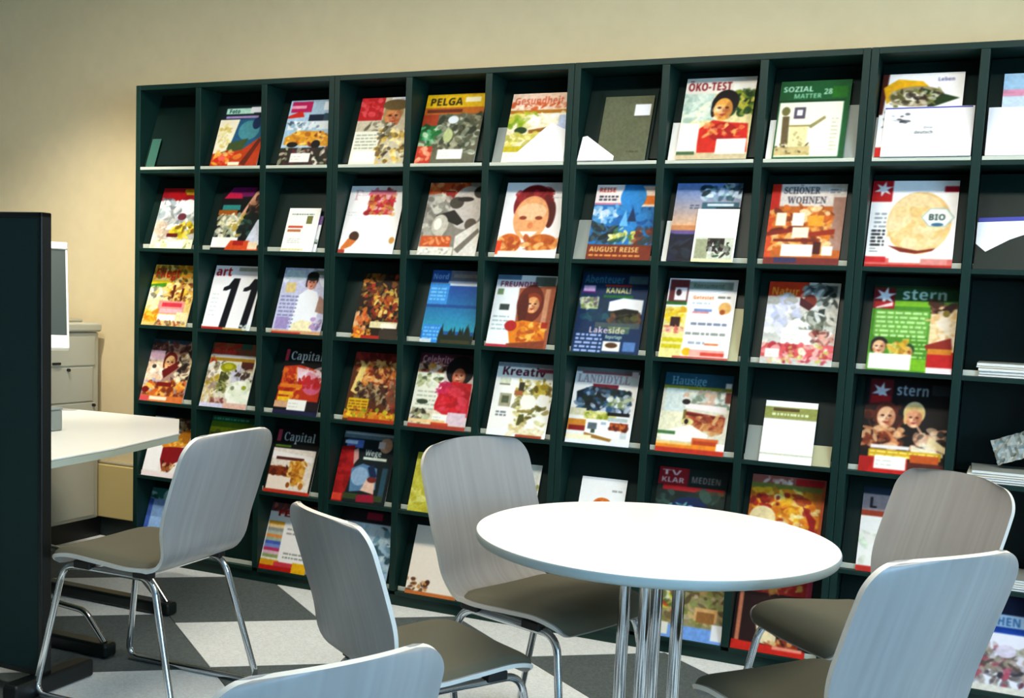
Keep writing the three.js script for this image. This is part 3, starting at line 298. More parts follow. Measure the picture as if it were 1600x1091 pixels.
magazine(4, 4, 0.028, 0.248, 0.305, 'brown magazine with flaming hair over yellow print, fourth row, fourth column', (d) => d.b('#6a3a1c').r(0, 0, 100, 16, '#8a2c24').n(4, 2, 90, 12, ['#a84434', '#6a1c18'], 30, 6).n(10, 16, 88, 44, ['#d88a3c', '#b8542c', '#f0c07a', '#8a3414', '#e8a85a', '#f4dca4'], 130, 6).p([4, 70, 16, 20, 26, 24, 18, 76], '#f0d88c').n(16, 56, 80, 34, ['#3c2418', '#5a3a28', '#8a7a5a', '#2a1a10', '#c8b48c'], 90, 6).n(80, 50, 18, 50, ['#8a6a4a', '#a8543c', '#c8a484'], 40, 6).r(4, 82, 40, 20, '#e4c41c').l(6, 86, 36, 3, 5, '#a86a14', 2.4).r(0, 104, 100, 14, '#dca028').n(0, 100, 100, 14, ['#f4d43c', '#a8b41c', '#d87a1c', '#8a2c14'], 60, 4).r(10, 116, 90, 6, '#b8441c'));
magazine(5, 4, -0.003, 0.262, 0.32, 'women\'s magazine with a woman in a red top, fourth row, fifth column', (d) => d.b('#e4d8d0').r(0, 0, 100, 18, '#5a2c34').fit('Celebrity', 4, 16, 60, 17, '#e0a4ac').r(60, 2, 38, 8, '#3c3434').n(2, 16, 46, 16, ['#b86a4c', '#3c2420', '#e8c8b0', '#d89a3c'], 44, 5).r(0, 32, 48, 62, '#f4f4e4').n(4, 34, 40, 20, ['#5a6a4a', '#e8ecd8', '#c8cc9c'], 30, 5).l(6, 62, 34, 5, 7, '#c8ccb8', 2.6).e(18, 80, 10, 4, '#4a5a44').e(74, 26, 24, 24, '#1c1418').face(73, 34, 14, '#d88a6a', '#1c1418').p([48, 52, 64, 44, 98, 46, 100, 100, 44, 104, 40, 84], '#d42430').n(46, 52, 50, 46, ['#e02c3c', '#c01c2c', '#e8566a'], 60, 7).n(44, 46, 16, 20, ['#d8306c', '#b81c54'], 14, 6).p([6, 118, 20, 96, 44, 92, 70, 104, 60, 114], '#efe4c8').n(6, 94, 26, 18, ['#2c2a20', '#8a8a64', '#d8dcb8'], 26, 5).card(40, 98, 26, 14).r(66, 94, 32, 20, '#ead4dc').r(0, 108, 64, 6, '#f4d8a4').r(40, 112, 30, 7, '#d8562c').r(0, 116, 100, 6, '#b8503c'));
magazine(6, 4, -0.001, 0.252, 0.303, 'white craft magazine with a dark red title and yellow green pictures, fourth row, sixth column', (d) => d.b('#fdfdf6').r(0, 0, 100, 7, '#8e969c').fit('Kreativ', 8, 21, 84, 19, '#6a1c34').r(70, 8, 26, 6, '#b4546c').r(8, 26, 18, 12, '#e4e8d0').r(8, 36, 18, 2, '#8a8a6a').r(12, 52, 20, 22, '#b8b498').r(16, 56, 12, 12, '#6a7458').n(40, 30, 56, 70, ['#fdfbe8', '#b8a43c', '#f4f0d0', '#8a7a24', '#e4dca0', '#6a6428', '#fffef4', '#fffdf0'], 120, 6).r(42, 32, 9, 16, '#4a4430').r(36, 46, 14, 8, '#b8784c').e(86, 60, 11, 11, '#fdfdf6').e(62, 64, 14, 12, '#fdfcf0').n(72, 36, 24, 16, ['#b09a20', '#d0c050', '#7a6a1c'], 24, 5).r(46, 78, 24, 4, '#a89a54').p([48, 104, 50, 86, 58, 84, 62, 104], '#6a6a34').l(10, 82, 18, 2, 5, '#8a9098', 3).r(0, 110, 60, 12, '#fdfdfa').n(40, 104, 54, 14, ['#f8f0cc', '#fdf8e4', '#e8d8a0'], 30, 6).r(50, 118, 44, 4, '#b85a3c'));
magazine(7, 4, -0.014, 0.257, 0.305, 'white country magazine with a dark blue picture across its middle, fourth row, seventh column', (d) => d.b('#f6f6f2').r(0, 0, 100, 7, '#7a8484').r(10, 6, 80, 4, '#a06a6c').r(88, 3, 10, 10, '#f4e4e8').fit('LANDIDYLL', 4, 24, 92, 18, '#caa8a8', 'bold', 'serif').r(30, 26, 40, 6, '#8a1c34').p([6, 40, 28, 30, 66, 32, 92, 36, 92, 72, 60, 68, 20, 70, 8, 56], '#1c3040').n(12, 34, 80, 34, ['#2c5a7c', '#7c94a8', '#101c20', '#c8d4e4', '#1c3a34', '#e4ecf8', '#3a6a8c'], 110, 6).n(60, 44, 34, 18, ['#c4ccb0', '#8a9a6a', '#f0f4f0'], 26, 5).r(0, 66, 26, 12, '#e4e0c0').r(24, 70, 50, 12, '#e0dc8c').n(24, 70, 40, 12, ['#8a9a2c', '#c8cc5c', '#f0ecc0'], 26, 4).r(60, 70, 34, 5, '#141414').r(62, 78, 30, 8, '#c4d0d0').r(0, 84, 28, 18, '#d89a3c').r(2, 94, 26, 8, '#9a2420').r(28, 84, 70, 26, '#fbfcfc').r(32, 88, 14, 10, '#6a7a80').r(38, 98, 6, 6, '#4a5a44').r(52, 86, 8, 4, '#b4c4d0').r(66, 86, 28, 12, '#a84a20').n(66, 86, 28, 12, ['#d8863c', '#6a2c18'], 14, 4).p([28, 104, 72, 112, 70, 116, 28, 110], '#b08434').r(84, 100, 10, 10, '#dce4e4').r(0, 108, 40, 10, '#fbf6d8').r(0, 116, 100, 6, '#f4f6fa'));
magazine(8, 4, -0.007, 0.256, 0.308, 'home magazine with a teal title and a light room, fourth row, eighth column', (d) => d.b('#e8e4d0').r(0, 0, 100, 20, '#2a5c70').fit('Hausige', 10, 18, 58, 17, '#9cc4cc', 'normal', 'serif').r(90, 12, 9, 10, '#f4f4f0').r(0, 20, 100, 5, '#a4a034').r(4, 24, 32, 36, '#e4ece4').n(34, 24, 64, 26, ['#d4dcd4', '#a8b8b0', '#f0f2ec', '#8a9a84', '#d8b8a0'], 60, 6).r(92, 26, 8, 16, '#8a4a3c').p([34, 46, 96, 48, 96, 58, 36, 54], '#f8f0ec').e(36, 44, 6, 4, '#2c2420').p([34, 58, 96, 64, 94, 88, 60, 84], '#a84830').p([34, 60, 90, 64, 90, 68, 34, 64], '#7a2418').n(40, 66, 50, 24, ['#e8c88c', '#c87a4c', '#d8a468', '#8a3824'], 50, 6).r(34, 56, 4, 22, '#8a7a3c').r(0, 60, 34, 40, '#f6f2d4').p([4, 92, 46, 78, 74, 92, 72, 104, 6, 104], '#fdfbf0').e(42, 74, 9, 5, '#e8dc9c').e(40, 74, 3, 4, '#2c1c14').r(0, 90, 26, 5, '#5a8a54').r(52, 98, 38, 14, '#e07c3c').r(54, 102, 34, 6, '#c85424').r(0, 108, 100, 8, '#ee9c2c').r(0, 106, 52, 4, '#f8d48c').r(88, 104, 12, 18, '#fdfaf0').r(0, 115, 100, 7, '#d0442c'));
magazine(9, 4, -0.009, 0.183, 0.228, 'white card with an olive strip below its top edge, alone in a fourth row cell', (d) => d.b('#fdfdf8').r(0, 12, 100, 22, '#a8ac64').r(16, 14, 50, 6, '#6a5a2c').l(14, 24, 70, 1, 4, '#e4e8bc', 5).r(0, 104, 100, 3, '#e0e0c8').r(0, 34, 100, 2, '#b8b890'), { kind: 'card', group: 'cards on the shelving', front: 0.008 });
magazine(10, 4, 0.035, 0.272, 0.335, 'black magazine with two women\'s faces and a red corner star, fourth row, tenth column', (d) => { d.b('#140d0c').r(4, 0, 28, 34, '#6a1820'); star(d, 18, 16, 13, '#d4d8dc'); d.r(6, 22, 24, 12, '#a81c22').r(78, 4, 22, 14, '#3a4448').fit('stern', 36, 20, 44, 20, '#b0c0c8', 'bold').n(2, 34, 46, 56, ['#5a2414', '#7a3418', '#3c180e', '#8a4a24'], 80, 6).face(27, 48, 14, '#f2c49c', '#6a2c18').n(4, 64, 44, 24, ['#e0a070', '#f0c89c', '#8a3c1c'], 40, 6).e(78, 44, 20, 18, '#1c1410').e(60, 42, 13, 15, '#f0d8a8').face(60, 48, 12, '#eab088', '#e8c888').n(60, 64, 40, 28, ['#f0d0b0', '#e8b898', '#2c1c18', '#f8ecd4'], 40, 6).p([80, 70, 100, 84, 100, 92, 78, 82], '#f2e0b4').r(12, 86, 46, 5, '#f4ece8').p([60, 84, 98, 92, 98, 97, 60, 92], '#f8ecd0').r(10, 92, 86, 10, '#e0b820').l(12, 94, 80, 2, 5, '#f8e890', 2).r(60, 96, 34, 10, '#d06a20').r(0, 102, 58, 20, '#d02418').p([0, 102, 20, 104, 10, 122, 0, 122], '#b81810').card(18, 100, 38, 17).r(58, 106, 42, 16, '#6a2a18'); return d; });

// fifth row
magazine(1, 5, -0.01, 0.247, 0.286, 'magazine with an orange and dark red figure on white, right behind the desk corner', (d) => d.b('#f8f4ee').n(50, 0, 48, 30, ['#8a5a34', '#c89a6a', '#e8c890', '#5a3a24'], 50, 6).p([30, 50, 60, 40, 84, 20, 96, 30, 90, 54, 60, 64, 34, 62], '#e49c2c').n(40, 40, 50, 18, ['#f4c44c', '#d8821c', '#f8dc8c'], 30, 5).p([26, 64, 50, 60, 96, 58, 84, 84, 70, 92, 60, 110, 44, 106], '#9a1c24').r(0, 60, 36, 50, '#fdfbfa').n(44, 92, 30, 16, ['#b87a3c', '#e8d0a4', '#5a2c1c'], 20, 5).r(0, 112, 100, 10, '#f8ecec'));
magazine(2, 5, -0.03, 0.25, 0.318, 'green and yellow topped magazine just showing above the grey chair at the desk', (d) => d.b('#4a8a3c').r(0, 0, 100, 10, '#2c7a5a').l(4, 3, 80, 1, 4, '#7cc4a0', 4).r(0, 10, 100, 10, '#7c9a2c').r(0, 20, 100, 10, '#c8c42c').r(0, 30, 100, 92, '#7a6a2c').n(0, 30, 100, 90, ['#c8b84a', '#3a5a24', '#8a8a4a'], 60, 9));
magazine(3, 5, -0.024, 0.242, 0.3, 'black-headed business magazine with a golden figure on white, fifth row, third column', (d) => d.b('#0d1012').r(6, 6, 9, 22, '#c8586c').fit('Capital', 20, 26, 76, 22, '#dfe8e6', 'bold', 'serif').r(6, 34, 34, 4, '#6a8a24').r(4, 40, 92, 82, '#f2e8dc').p([4, 46, 92, 52, 92, 62, 4, 60], '#fdf8f4').r(14, 56, 60, 5, '#6a2c20').r(4, 74, 40, 16, '#8a3c14').n(4, 74, 40, 16, ['#a8541c', '#6a2a10'], 20, 5).e(62, 82, 18, 22, '#dca038').n(46, 64, 34, 40, ['#e8b44c', '#c8841c', '#f4d48c', '#a8641c'], 60, 5).r(4, 92, 50, 24, '#fbeee0').e(50, 106, 4, 5, '#a8641c').e(78, 106, 5, 6, '#c8843c').r(0, 116, 100, 6, '#c8442c'));
magazine(4, 5, -0.01, 0.262, 0.31, 'dark magazine with a red left side and baby hands, fifth row, fourth column', (d) => d.b('#1a2c30').r(0, 0, 100, 12, '#7c9098').r(2, 2, 94, 3, '#c4ccd0').r(8, 14, 32, 14, '#6a8cd0').r(4, 16, 24, 6, '#dce8f4').p([0, 28, 24, 24, 30, 60, 20, 122, 0, 122], '#b01c20').n(2, 34, 20, 80, ['#c42a2c', '#98141a'], 40, 6).p([24, 32, 32, 28, 36, 46, 28, 58], '#d8a8a0').e(82, 20, 12, 13, '#e8b898').r(68, 14, 12, 12, '#f4e8e4').fit('Wege', 46, 40, 34, 15, '#e8f0e8').r(44, 42, 44, 5, '#e4ece0').p([26, 64, 46, 54, 74, 60, 78, 96, 30, 104], '#6c94b4').e(44, 76, 16, 16, '#a4c0d8').p([56, 60, 66, 54, 76, 74, 66, 80], '#1c3a60').r(84, 58, 10, 50, '#3c6474').p([50, 100, 58, 80, 74, 78, 76, 104], '#f0d0bc').e(68, 80, 9, 5, '#8a3a34').r(20, 106, 74, 10, '#4a5a34').p([46, 108, 76, 104, 80, 118, 46, 120], '#a82444').r(0, 108, 18, 12, '#e0563c'));
magazine(5, 5, 0.0, 0.24, 0.25, 'yellow-edged magazine almost hidden by the grey chair back, fifth row, fifth column', (d) => d.b('#d2cc54').n(0, 0, 100, 122, ['#d8d464', '#c4bc44', '#e4e08c'], 60, 9));
magazine(6, 5, -0.05, 0.25, 0.248, 'white booklet peeping out right of the grey chair back, fifth row, sixth column', (d) => d.b('#f8f8f2').r(60, 10, 36, 30, '#e8ece4').n(70, 40, 28, 30, ['#a8a45a', '#d8d8a8', '#4a4a2c'], 26, 5).r(84, 84, 12, 20, '#dce0d8'));
magazine(7, 5, 0.005, 0.184, 0.226, 'small white card with an orange oval, just above the round table', (d) => d.b('#fdfdfa').e(52, 56, 20, 14, '#e0842c').e(46, 56, 10, 8, '#c8562c').n(40, 48, 24, 16, ['#f0a850', '#d87030', '#7a8a3c'], 16, 4).l(70, 24, 22, 1, 4, '#b8bcb8', 4), { kind: 'card', group: 'cards on the shelving' });
magazine(8, 5, -0.005, 0.262, 0.297, 'dark magazine with white lettering on a red head, fifth row, eighth column above the table', (d) => d.b('#22332c').r(0, 0, 44, 28, '#a01c28').fit('TV', 4, 12, 32, 11, '#e8d8d4').fit('KLAR', 4, 24, 38, 11, '#e8d8d4').fit('MEDIEN', 48, 22, 48, 14, '#a89490').r(8, 28, 90, 8, '#b8242c').r(58, 32, 40, 6, '#7a5a2c').n(0, 40, 100, 40, ['#3a4c44', '#4a6a60', '#2a3a34'], 50, 9).e(50, 66, 28, 22, '#123460').e(52, 62, 6, 5, '#b8dcf4').n(20, 50, 30, 20, ['#4a8a9c', '#8ab8b8'], 14, 5).r(0, 84, 100, 38, '#18241f'));
magazine(9, 5, -0.004, 0.263, 0.305, 'magazine with an orange plate of food, fifth row, ninth column above the table', (d) => d.b('#c87a24').r(0, 0, 100, 12, '#a8685c').r(60, 2, 38, 10, '#c42c30').n(4, 3, 50, 8, ['#d8c0b4', '#e8d8d0'], 16, 4).r(0, 12, 100, 8, '#8a8a44').e(50, 64, 46, 46, '#e89a1c').n(6, 22, 86, 80, ['#f4c42c', '#e07c14', '#f8e07c', '#a8341a', '#d8961c', '#f8ecb4'], 170, 6).n(4, 30, 36, 18, ['#8a1c18', '#b8301c'], 16, 5).e(20, 64, 18, 18, '#f6e4b4').p([72, 40, 92, 60, 90, 96, 80, 100, 84, 70], '#a82418').e(46, 78, 16, 12, '#f0e8d8').e(40, 78, 12, 6, '#24344a').e(34, 74, 8, 5, '#4a6a3c').r(96, 10, 4, 112, '#c86a3c'));
magazine(10, 5, 0.037, 0.254, 0.3, 'white magazine with a brown red head strip, partly behind the brown chair back', (d) => d.b('#f4f2f4').r(0, 0, 100, 10, '#26364a').r(0, 10, 100, 24, '#b8a4a4').t('L', 8, 30, 22, '#2c2c34').r(0, 34, 100, 8, '#a84a2c').r(0, 42, 100, 70, '#f6f4ee').n(0, 60, 100, 50, ['#e4ecd8', '#f4f0e8', '#d8dcc8'], 30, 9).n(24, 100, 20, 12, ['#d89a84', '#b87a6a'], 12, 5).r(0, 114, 100, 8, '#c83c2c'));

// bottom row
magazine(1, 6, -0.02, 0.253, 0.293, 'pale blue magazine beside the chair at the desk, bottom row, first column', (d) => d.b('#8ab0e0').r(0, 0, 100, 20, '#4a8a80').n(0, 8, 80, 16, ['#a8d8d0', '#dff0ec', '#3a6a60'], 30, 6).r(0, 22, 60, 66, '#a8c8f0').r(0, 22, 10, 100, '#5a7ac8').p([56, 30, 70, 24, 60, 110, 44, 112], '#2c1c20').p([66, 40, 100, 30, 100, 122, 56, 122], '#e4b8a8').n(30, 84, 40, 34, ['#e8a444', '#f4cc84', '#b8442c'], 40, 6).r(34, 112, 50, 10, '#b83420'));
magazine(3, 6, -0.045, 0.244, 0.302, 'white listing magazine with striped colours and a yellow foot, bottom row, third column', (d) => { d.b('#fdfbf8').r(0, 0, 100, 16, '#7a5a5c').n(6, 4, 84, 14, ['#c84a3c', '#8a2c2c', '#e0887a'], 40, 5).fit('TEST', 12, 24, 74, 16, '#c0352c'); ['#e8b43c', '#f4d8a4', '#a8b0a8', '#c8ccc0', '#e8a45c', '#b8c4b4', '#5c78c8', '#8aa0d8', '#c84c7c', '#e8c8d4', '#a4b47c', '#f0ecd8'].forEach((c, i) => d.r(2, 34 + i * 6, 34, 6, c)); return d.l(44, 44, 40, 2, 8, '#b4b4ac', 3).l(46, 88, 44, 2, 7, '#a8aca4', 3).r(0, 104, 40, 10, '#e8b020').r(30, 106, 40, 9, '#dc5060').r(70, 104, 30, 18, '#f4c41c').r(0, 114, 70, 8, '#c82820'); });
magazine(4, 6, 0.01, 0.255, 0.318, 'pale blue magazine behind the dark chair back, bottom row, fourth column', (d) => d.b('#b8d4e8').r(0, 0, 100, 20, '#2c2c34').r(40, 2, 30, 12, '#a83454').r(0, 20, 100, 30, '#d4e8f4').n(40, 24, 60, 90, ['#8ab4c8', '#e8f4f8', '#4a6a74', '#c4dce4'], 60, 7));
magazine(5, 6, 0.0, 0.235, 0.29, 'cream magazine left of the grey chair back, bottom row, fifth column', (d) => d.b('#fbf2e4').n(0, 96, 40, 24, ['#5a3018', '#d8a468', '#f4e4c8'], 26, 5).r(0, 116, 100, 6, '#d88a4a'));
magazine(7, 6, 0.0, 0.24, 0.3, 'dark green magazine under the table edge, bottom row, seventh column', (d) => d.b('#2c4a34').n(0, 60, 100, 50, ['#3a6a44', '#1c3424', '#5a4a34'], 50, 8).p([30, 112, 80, 100, 84, 114, 30, 118], '#e8f0c4').r(80, 84, 16, 34, '#8a5a54'));
magazine(8, 6, 0.03, 0.256, 0.306, 'magazine with a sandy village picture behind the table legs, bottom row, eighth column', (d) => d.b('#a8a078').r(0, 0, 100, 16, '#b8c43c').r(50, 14, 46, 10, '#a4c8d8').n(0, 20, 100, 76, ['#b89a6c', '#8a8a4a', '#d8c084', '#6a5a3c', '#c8bca0', '#94a05c'], 170, 6).n(0, 18, 30, 60, ['#5a7a34', '#d8d43c', '#c84a34', '#e8e8d0'], 40, 5).r(56, 72, 34, 20, '#e0b880').r(60, 78, 26, 16, '#a87a44').r(0, 102, 100, 20, '#8ab4ec').r(84, 94, 16, 24, '#f4f4f4').r(0, 100, 20, 18, '#f0f0e4'));
magazine(9, 6, -0.025, 0.265, 0.3, 'red and orange magazine behind the seat of the brown chair, bottom row, ninth column', (d) => d.b('#3a1c18').r(0, 0, 100, 34, '#c83c2c').r(2, 12, 60, 14, '#e08a4c').n(10, 6, 80, 24, ['#e8b45c', '#b8281c', '#d8643c'], 50, 6).r(92, 0, 8, 40, '#d8546a').r(4, 34, 6, 80, '#d8906c').p([30, 78, 60, 96, 60, 110, 36, 108], '#f4e4bc').n(50, 96, 40, 14, ['#e8b878', '#a8441c'], 24, 5).p([0, 108, 100, 112, 100, 122, 0, 122], '#d83420').r(56, 110, 40, 5, '#f4a08a'));
magazine(11, 6, 0.0, 0.262, 0.325, 'magazine with a navy and white head over a group photo, bottom right', (d) => d.b('#f2f2f8').r(0, 0, 100, 24, '#16224a').r(0, 24, 100, 16, '#e8f0fa').fit('FERNSEHEN', 6, 38, 88, 15, '#6a9ac8').r(0, 40, 100, 8, '#1c58b4').r(0, 48, 100, 24, '#f4f2f8').n(0, 66, 100, 50, ['#8a8484', '#c8b8b0', '#6a5a54', '#b85a6c', '#e8e4ec', '#3a3440', '#a8a08c'], 170, 6).e(20, 72, 12, 8, '#c06a6c').e(70, 70, 12, 8, '#e4dce8').r(0, 114, 100, 8, '#e8e4d8'), { front: 0.0 });

// white sheets, older issues and stacks
M.sheet = std({ color: 0xf4f5f8, roughness: 0.5 });
const sheetPic = (w, h) => coverTexture((d) => d.b('#fbfcff').r(0, 0, 100, 3, '#3a3ab0').n(6, 14, 22, 34, ['#6a6c70', '#c8ccd0', '#3a3c44'], 10, 4).t('Die', 46, 54, 7, '#9a9ca0').fit('deutsch', 36, 67, 24, 10, '#5a5c60').l(56, 96, 20, 2, 8, '#dcdcdc', 2), 500);
plainSheet('leaflet', 'white folded leaflet with a slanted edge before the pale pink headed magazine, top row', 'leaflet', 6, 1, [[-0.09, 0], [0.072, 0.166], [0.112, 0.142], [0.142, 0.13], [0.1455, 0]], 0.004, M.sheet, 0.002, 'white leaflets in the top row');
plainSheet('leaflet', 'small white folded leaflet standing before the grey booklet, top row', 'leaflet', 7, 1, [[-0.1465, 0], [-0.14, 0.098], [-0.122, 0.102], [-0.005, 0.018], [-0.005, 0]], 0.0105, M.sheet, 0.002, 'white leaflets in the top row');
{ const s = plainSheet('leaflet', 'wide white sheet with grey print across the eye magazine, top row near the right edge', 'leaflet', 10, 1, [[-0.122, 0], [-0.122, 0.181], [0.157, 0.181], [0.157, 0]], 0.011, M.sheet, 0.002, 'white leaflets in the top row');
  const f = mesh('print', new THREE.BoxGeometry(0.272, 0.179, 0.0004).translate(0.015, 0.0905, 0.0024), std({ map: sheetPic(), roughness: 0.5 }), s); }
plainSheet('leaflet', 'white sheet standing in the topmost cell at the right edge', 'leaflet', 11, 1, [[-0.152, 0], [-0.152, 0.172], [0.13, 0.172], [0.13, 0]], 0.006, M.sheet, 0.002, 'white leaflets in the top row');
magazine(11, 1, 0.01, 0.25, 0.295, 'pale blue magazine behind the white sheet, top row at the right edge', (d) => d.b('#cfe2f4').r(0, 0, 100, 30, '#b8d8ee').r(0, 24, 100, 10, '#e8a8c0').r(0, 34, 100, 88, '#d8e6f4').n(0, 40, 100, 40, ['#e4eef8', '#c4d4e4'], 20, 9), { front: 0 });
{ const s = plainSheet('leaflet', 'white leaflet with a blue upper edge and slanted foot, second row at the right edge', 'leaflet', 11, 2, [[-0.155, 0.088], [-0.155, 0.164], [0.1, 0.176], [0.1, 0.17], [-0.055, 0.104], [-0.124, 0.06]], 0.006, M.sheet);
  mesh('blue_edge', new THREE.BoxGeometry(0.25, 0.014, 0.002).rotateZ(0.047).translate(-0.028, 0.178, 0.001), std({ color: 0x2432a0, roughness: 0.5 }), s, 'blue upper edge');
  mesh('holder', box(-0.155, 0.1, 0, 0.162, -0.004, -0.0008), M.flap, s, 'dark card carrying the leaflet'); }
M.oldGrey = std({ color: 0x8d948c, roughness: 0.6 });
oldIssue(1, 1, -0.1, 'grey pamphlet leaning alone in the empty top corner cell', { w: 0.05, h: 0.14, mat: std({ color: 0x2c5e50, roughness: 0.5 }) });
oldIssue(6, 1, -0.128, 'grey older issue left of the pale pink headed magazine, top row', { w: 0.05, mat: M.oldGrey });
oldIssue(8, 1, -0.118, 'white-edged older issue left of the consumer test magazine, top row', { w: 0.07 });
oldIssue(9, 1, -0.118, 'white-edged older issue left of the green-framed magazine, top row', { w: 0.07 });
oldIssue(10, 1, -0.12, 'white-edged older issue left of the eye magazine, top row', { w: 0.07 });
oldIssue(9, 1, 0.12, 'striped older issue right of the green-framed magazine, top row', { w: 0.07, h: 0.2, mat: M.oldGrey });
oldIssue(7, 2, -0.12, 'dark grey older issue left of the blue travel magazine, second row', { w: 0.07, h: 0.16, mat: M.oldGrey });
oldIssue(8, 2, -0.12, 'older issue with white edges left of the evening sky magazine, second row', { w: 0.07, h: 0.16 });
M.beige = std({ color: 0xb9b58c, roughness: 0.6 });
oldIssue(9, 4, 0.112, 'short beige pamphlet right of the white card, fourth row', { w: 0.066, h: 0.075, mat: M.beige });
oldIssue(9, 4, -0.124, 'grey older issue left of the white card, fourth row', { w: 0.06, h: 0.13, mat: M.oldGrey });
oldIssue(8, 3, 0.112, 'beige older issue right of the white test magazine, third row', { w: 0.075, h: 0.2, mat: M.beige });
{ // flat stacks in the last visible column
  const q = rng(77);
  const stack = (r, n, label, x0 = -0.13) => { let y = ROW[r] + 0.0008; for (let i = 0; i < n; i++) { const h = 0.005 + q() * 0.006, w = 0.225 + q() * 0.02, dx = x0 + 0.01 + q() * 0.016 + w / 2; const t = thing('paper_stack', label(i), 'magazine', 'flat stacked magazines at the right edge');
    const m = mesh('pages', rbox(-w / 2, w / 2, 0.0004, h - 0.001, -0.1, 0.1, 0.001), M.paper, t); mesh('front_cover', rbox(-w / 2, w / 2, h - 0.0011, h - 0.0003, -0.1005, 0.1005, 0.0003), [M.oldGrey, M.sheet, M.casing, M.lip][i % 4], t);
    t.position.set(cellX(11) + dx, y, -0.108 + q() * 0.006); t.rotation.y = (q() - 0.5) * 0.06; y += h + 0.0004; } };
  const names = ['lowest', 'second', 'third', 'fourth', 'fifth', 'topmost'];
  stack(3, 5, (i) => `${['lowest', 'second lowest', 'middle', 'second highest', 'topmost'][i]} magazine of the flat stack in the third row at the right edge`);
  stack(4, 5, (i) => `${['lowest', 'second lowest', 'middle', 'second highest', 'topmost'][i]} magazine of the flat stack in the fourth row at the right edge`);
  stack(5, 5, (i) => `${['lowest', 'second lowest', 'middle', 'second highest', 'topmost'][i]} magazine of the flat stack in the fifth row at the right edge`);
  // crumpled clear wrapper leaning on the inner panel of the fourth row
  const g = new THREE.PlaneGeometry(0.13, 0.09, 14, 10), p = g.attributes.position; for (let i = 0; i < p.count; i++) p.setZ(i, (q() - 0.5) * 0.022);
  g.computeVertexNormals();
  const wr = mesh('wrapper', g.toNonIndexed(), std({ color: 0xaab2ac, roughness: 0.25, side: THREE.DoubleSide }));
  wr.geometry.computeVertexNormals(); wr.position.set(cellX(11) + 0.02, ROW[4] + 0.115, -0.12); wr.rotation.set(-0.25, -0.2, 0.35);
  wr.userData = { label: 'crumpled grey wrapper above the flat stack, fourth row at the right edge', category: 'wrapper' };
}


// ------------------------------------------------------------------ round table
{
  const t = thing('round_table', 'round white table on chrome columns in front of the shelving', 'table'); t.position.set(2.885, 0, 1.324);
  const R = 0.4447, y0 = 0.703, y1 = 0.73;
  const prof = [[0.0001, y0], [R - 0.012, y0], [R - 0.003, y0 + 0.004], [R, y0 + 0.012], [R, y1 - 0.006], [R - 0.002, y1 - 0.002]].map(([x, y]) => new THREE.Vector2(x, y));
  mesh('edge_band', new THREE.LatheGeometry(prof, 96), M.tableEdge, t, 'grey green edge of the tabletop');
  mesh('tabletop', new THREE.LatheGeometry([[R - 0.002, y1 - 0.002], [R - 0.006, y1], [0.0001, y1]].map(([x, y]) => new THREE.Vector2(x, y)), 96), M.tabletop, t);
  mesh('top_plate', new THREE.CylinderGeometry(0.13, 0.13, 0.012, 40).translate(0, y0 - 0.0065, 0), M.darkMetal, t);
  for (const [dx, dz] of [[-0.067, 0.004], [0.068, -0.004], [0.004, 0.067], [-0.004, -0.068]]) mesh('column', new THREE.CylinderGeometry(0.0155, 0.0155, 0.674, 28).translate(dx, 0.359, dz), M.chrome, t);
  mesh('base_plate', new THREE.LatheGeometry([[0.0001, 0.001], [0.165, 0.001], [0.17, 0.006], [0.168, 0.012], [0.11, 0.022], [0.0001, 0.022]].map(([x, y]) => new THREE.Vector2(x, y)), 64), M.chrome, t);
}

// ------------------------------------------------------------------ chairs
function surface(nu, nv, fn) {   // grid of points fn(i/nu, j/nv) -> Vector3
  const pos = [], uv = [], idx = [];
  for (let j = 0; j <= nv; j++) for (let i = 0; i <= nu; i++) { const r = fn(i / nu, j / nv); pos.push(r[0], r[1], r[2]); uv.push(r[3] ?? i / nu, r[4] ?? j / nv); }
  for (let j = 0; j < nv; j++) for (let i = 0; i < nu; i++) { const a = j * (nu + 1) + i, b = a + 1, c = a + nu + 1, d = c + 1; idx.push(a, b, d, a, d, c); }
  const g = new THREE.BufferGeometry(); g.setAttribute('position', new THREE.Float32BufferAttribute(pos, 3)); g.setAttribute('uv', new THREE.Float32BufferAttribute(uv, 2)); g.setIndex(idx); g.computeVertexNormals(); return g;
}
function bentTube(pts, r, bend, seg = 90) {
  const path = new THREE.CurvePath(), P = pts.map((p) => new THREE.Vector3(...p)); let from = P[0];
  for (let i = 1; i < P.length; i++) {
    if (i === P.length - 1) { path.add(new THREE.LineCurve3(from, P[i])); break; }
    const a = P[i].clone().add(P[i - 1].clone().sub(P[i]).setLength(bend)), b = P[i].clone().add(P[i + 1].clone().sub(P[i]).setLength(bend));
    path.add(new THREE.LineCurve3(from, a)); path.add(new THREE.QuadraticBezierCurve3(a, P[i], b)); from = b;
  }
  return new THREE.TubeGeometry(path, seg, r, 12, false);
}
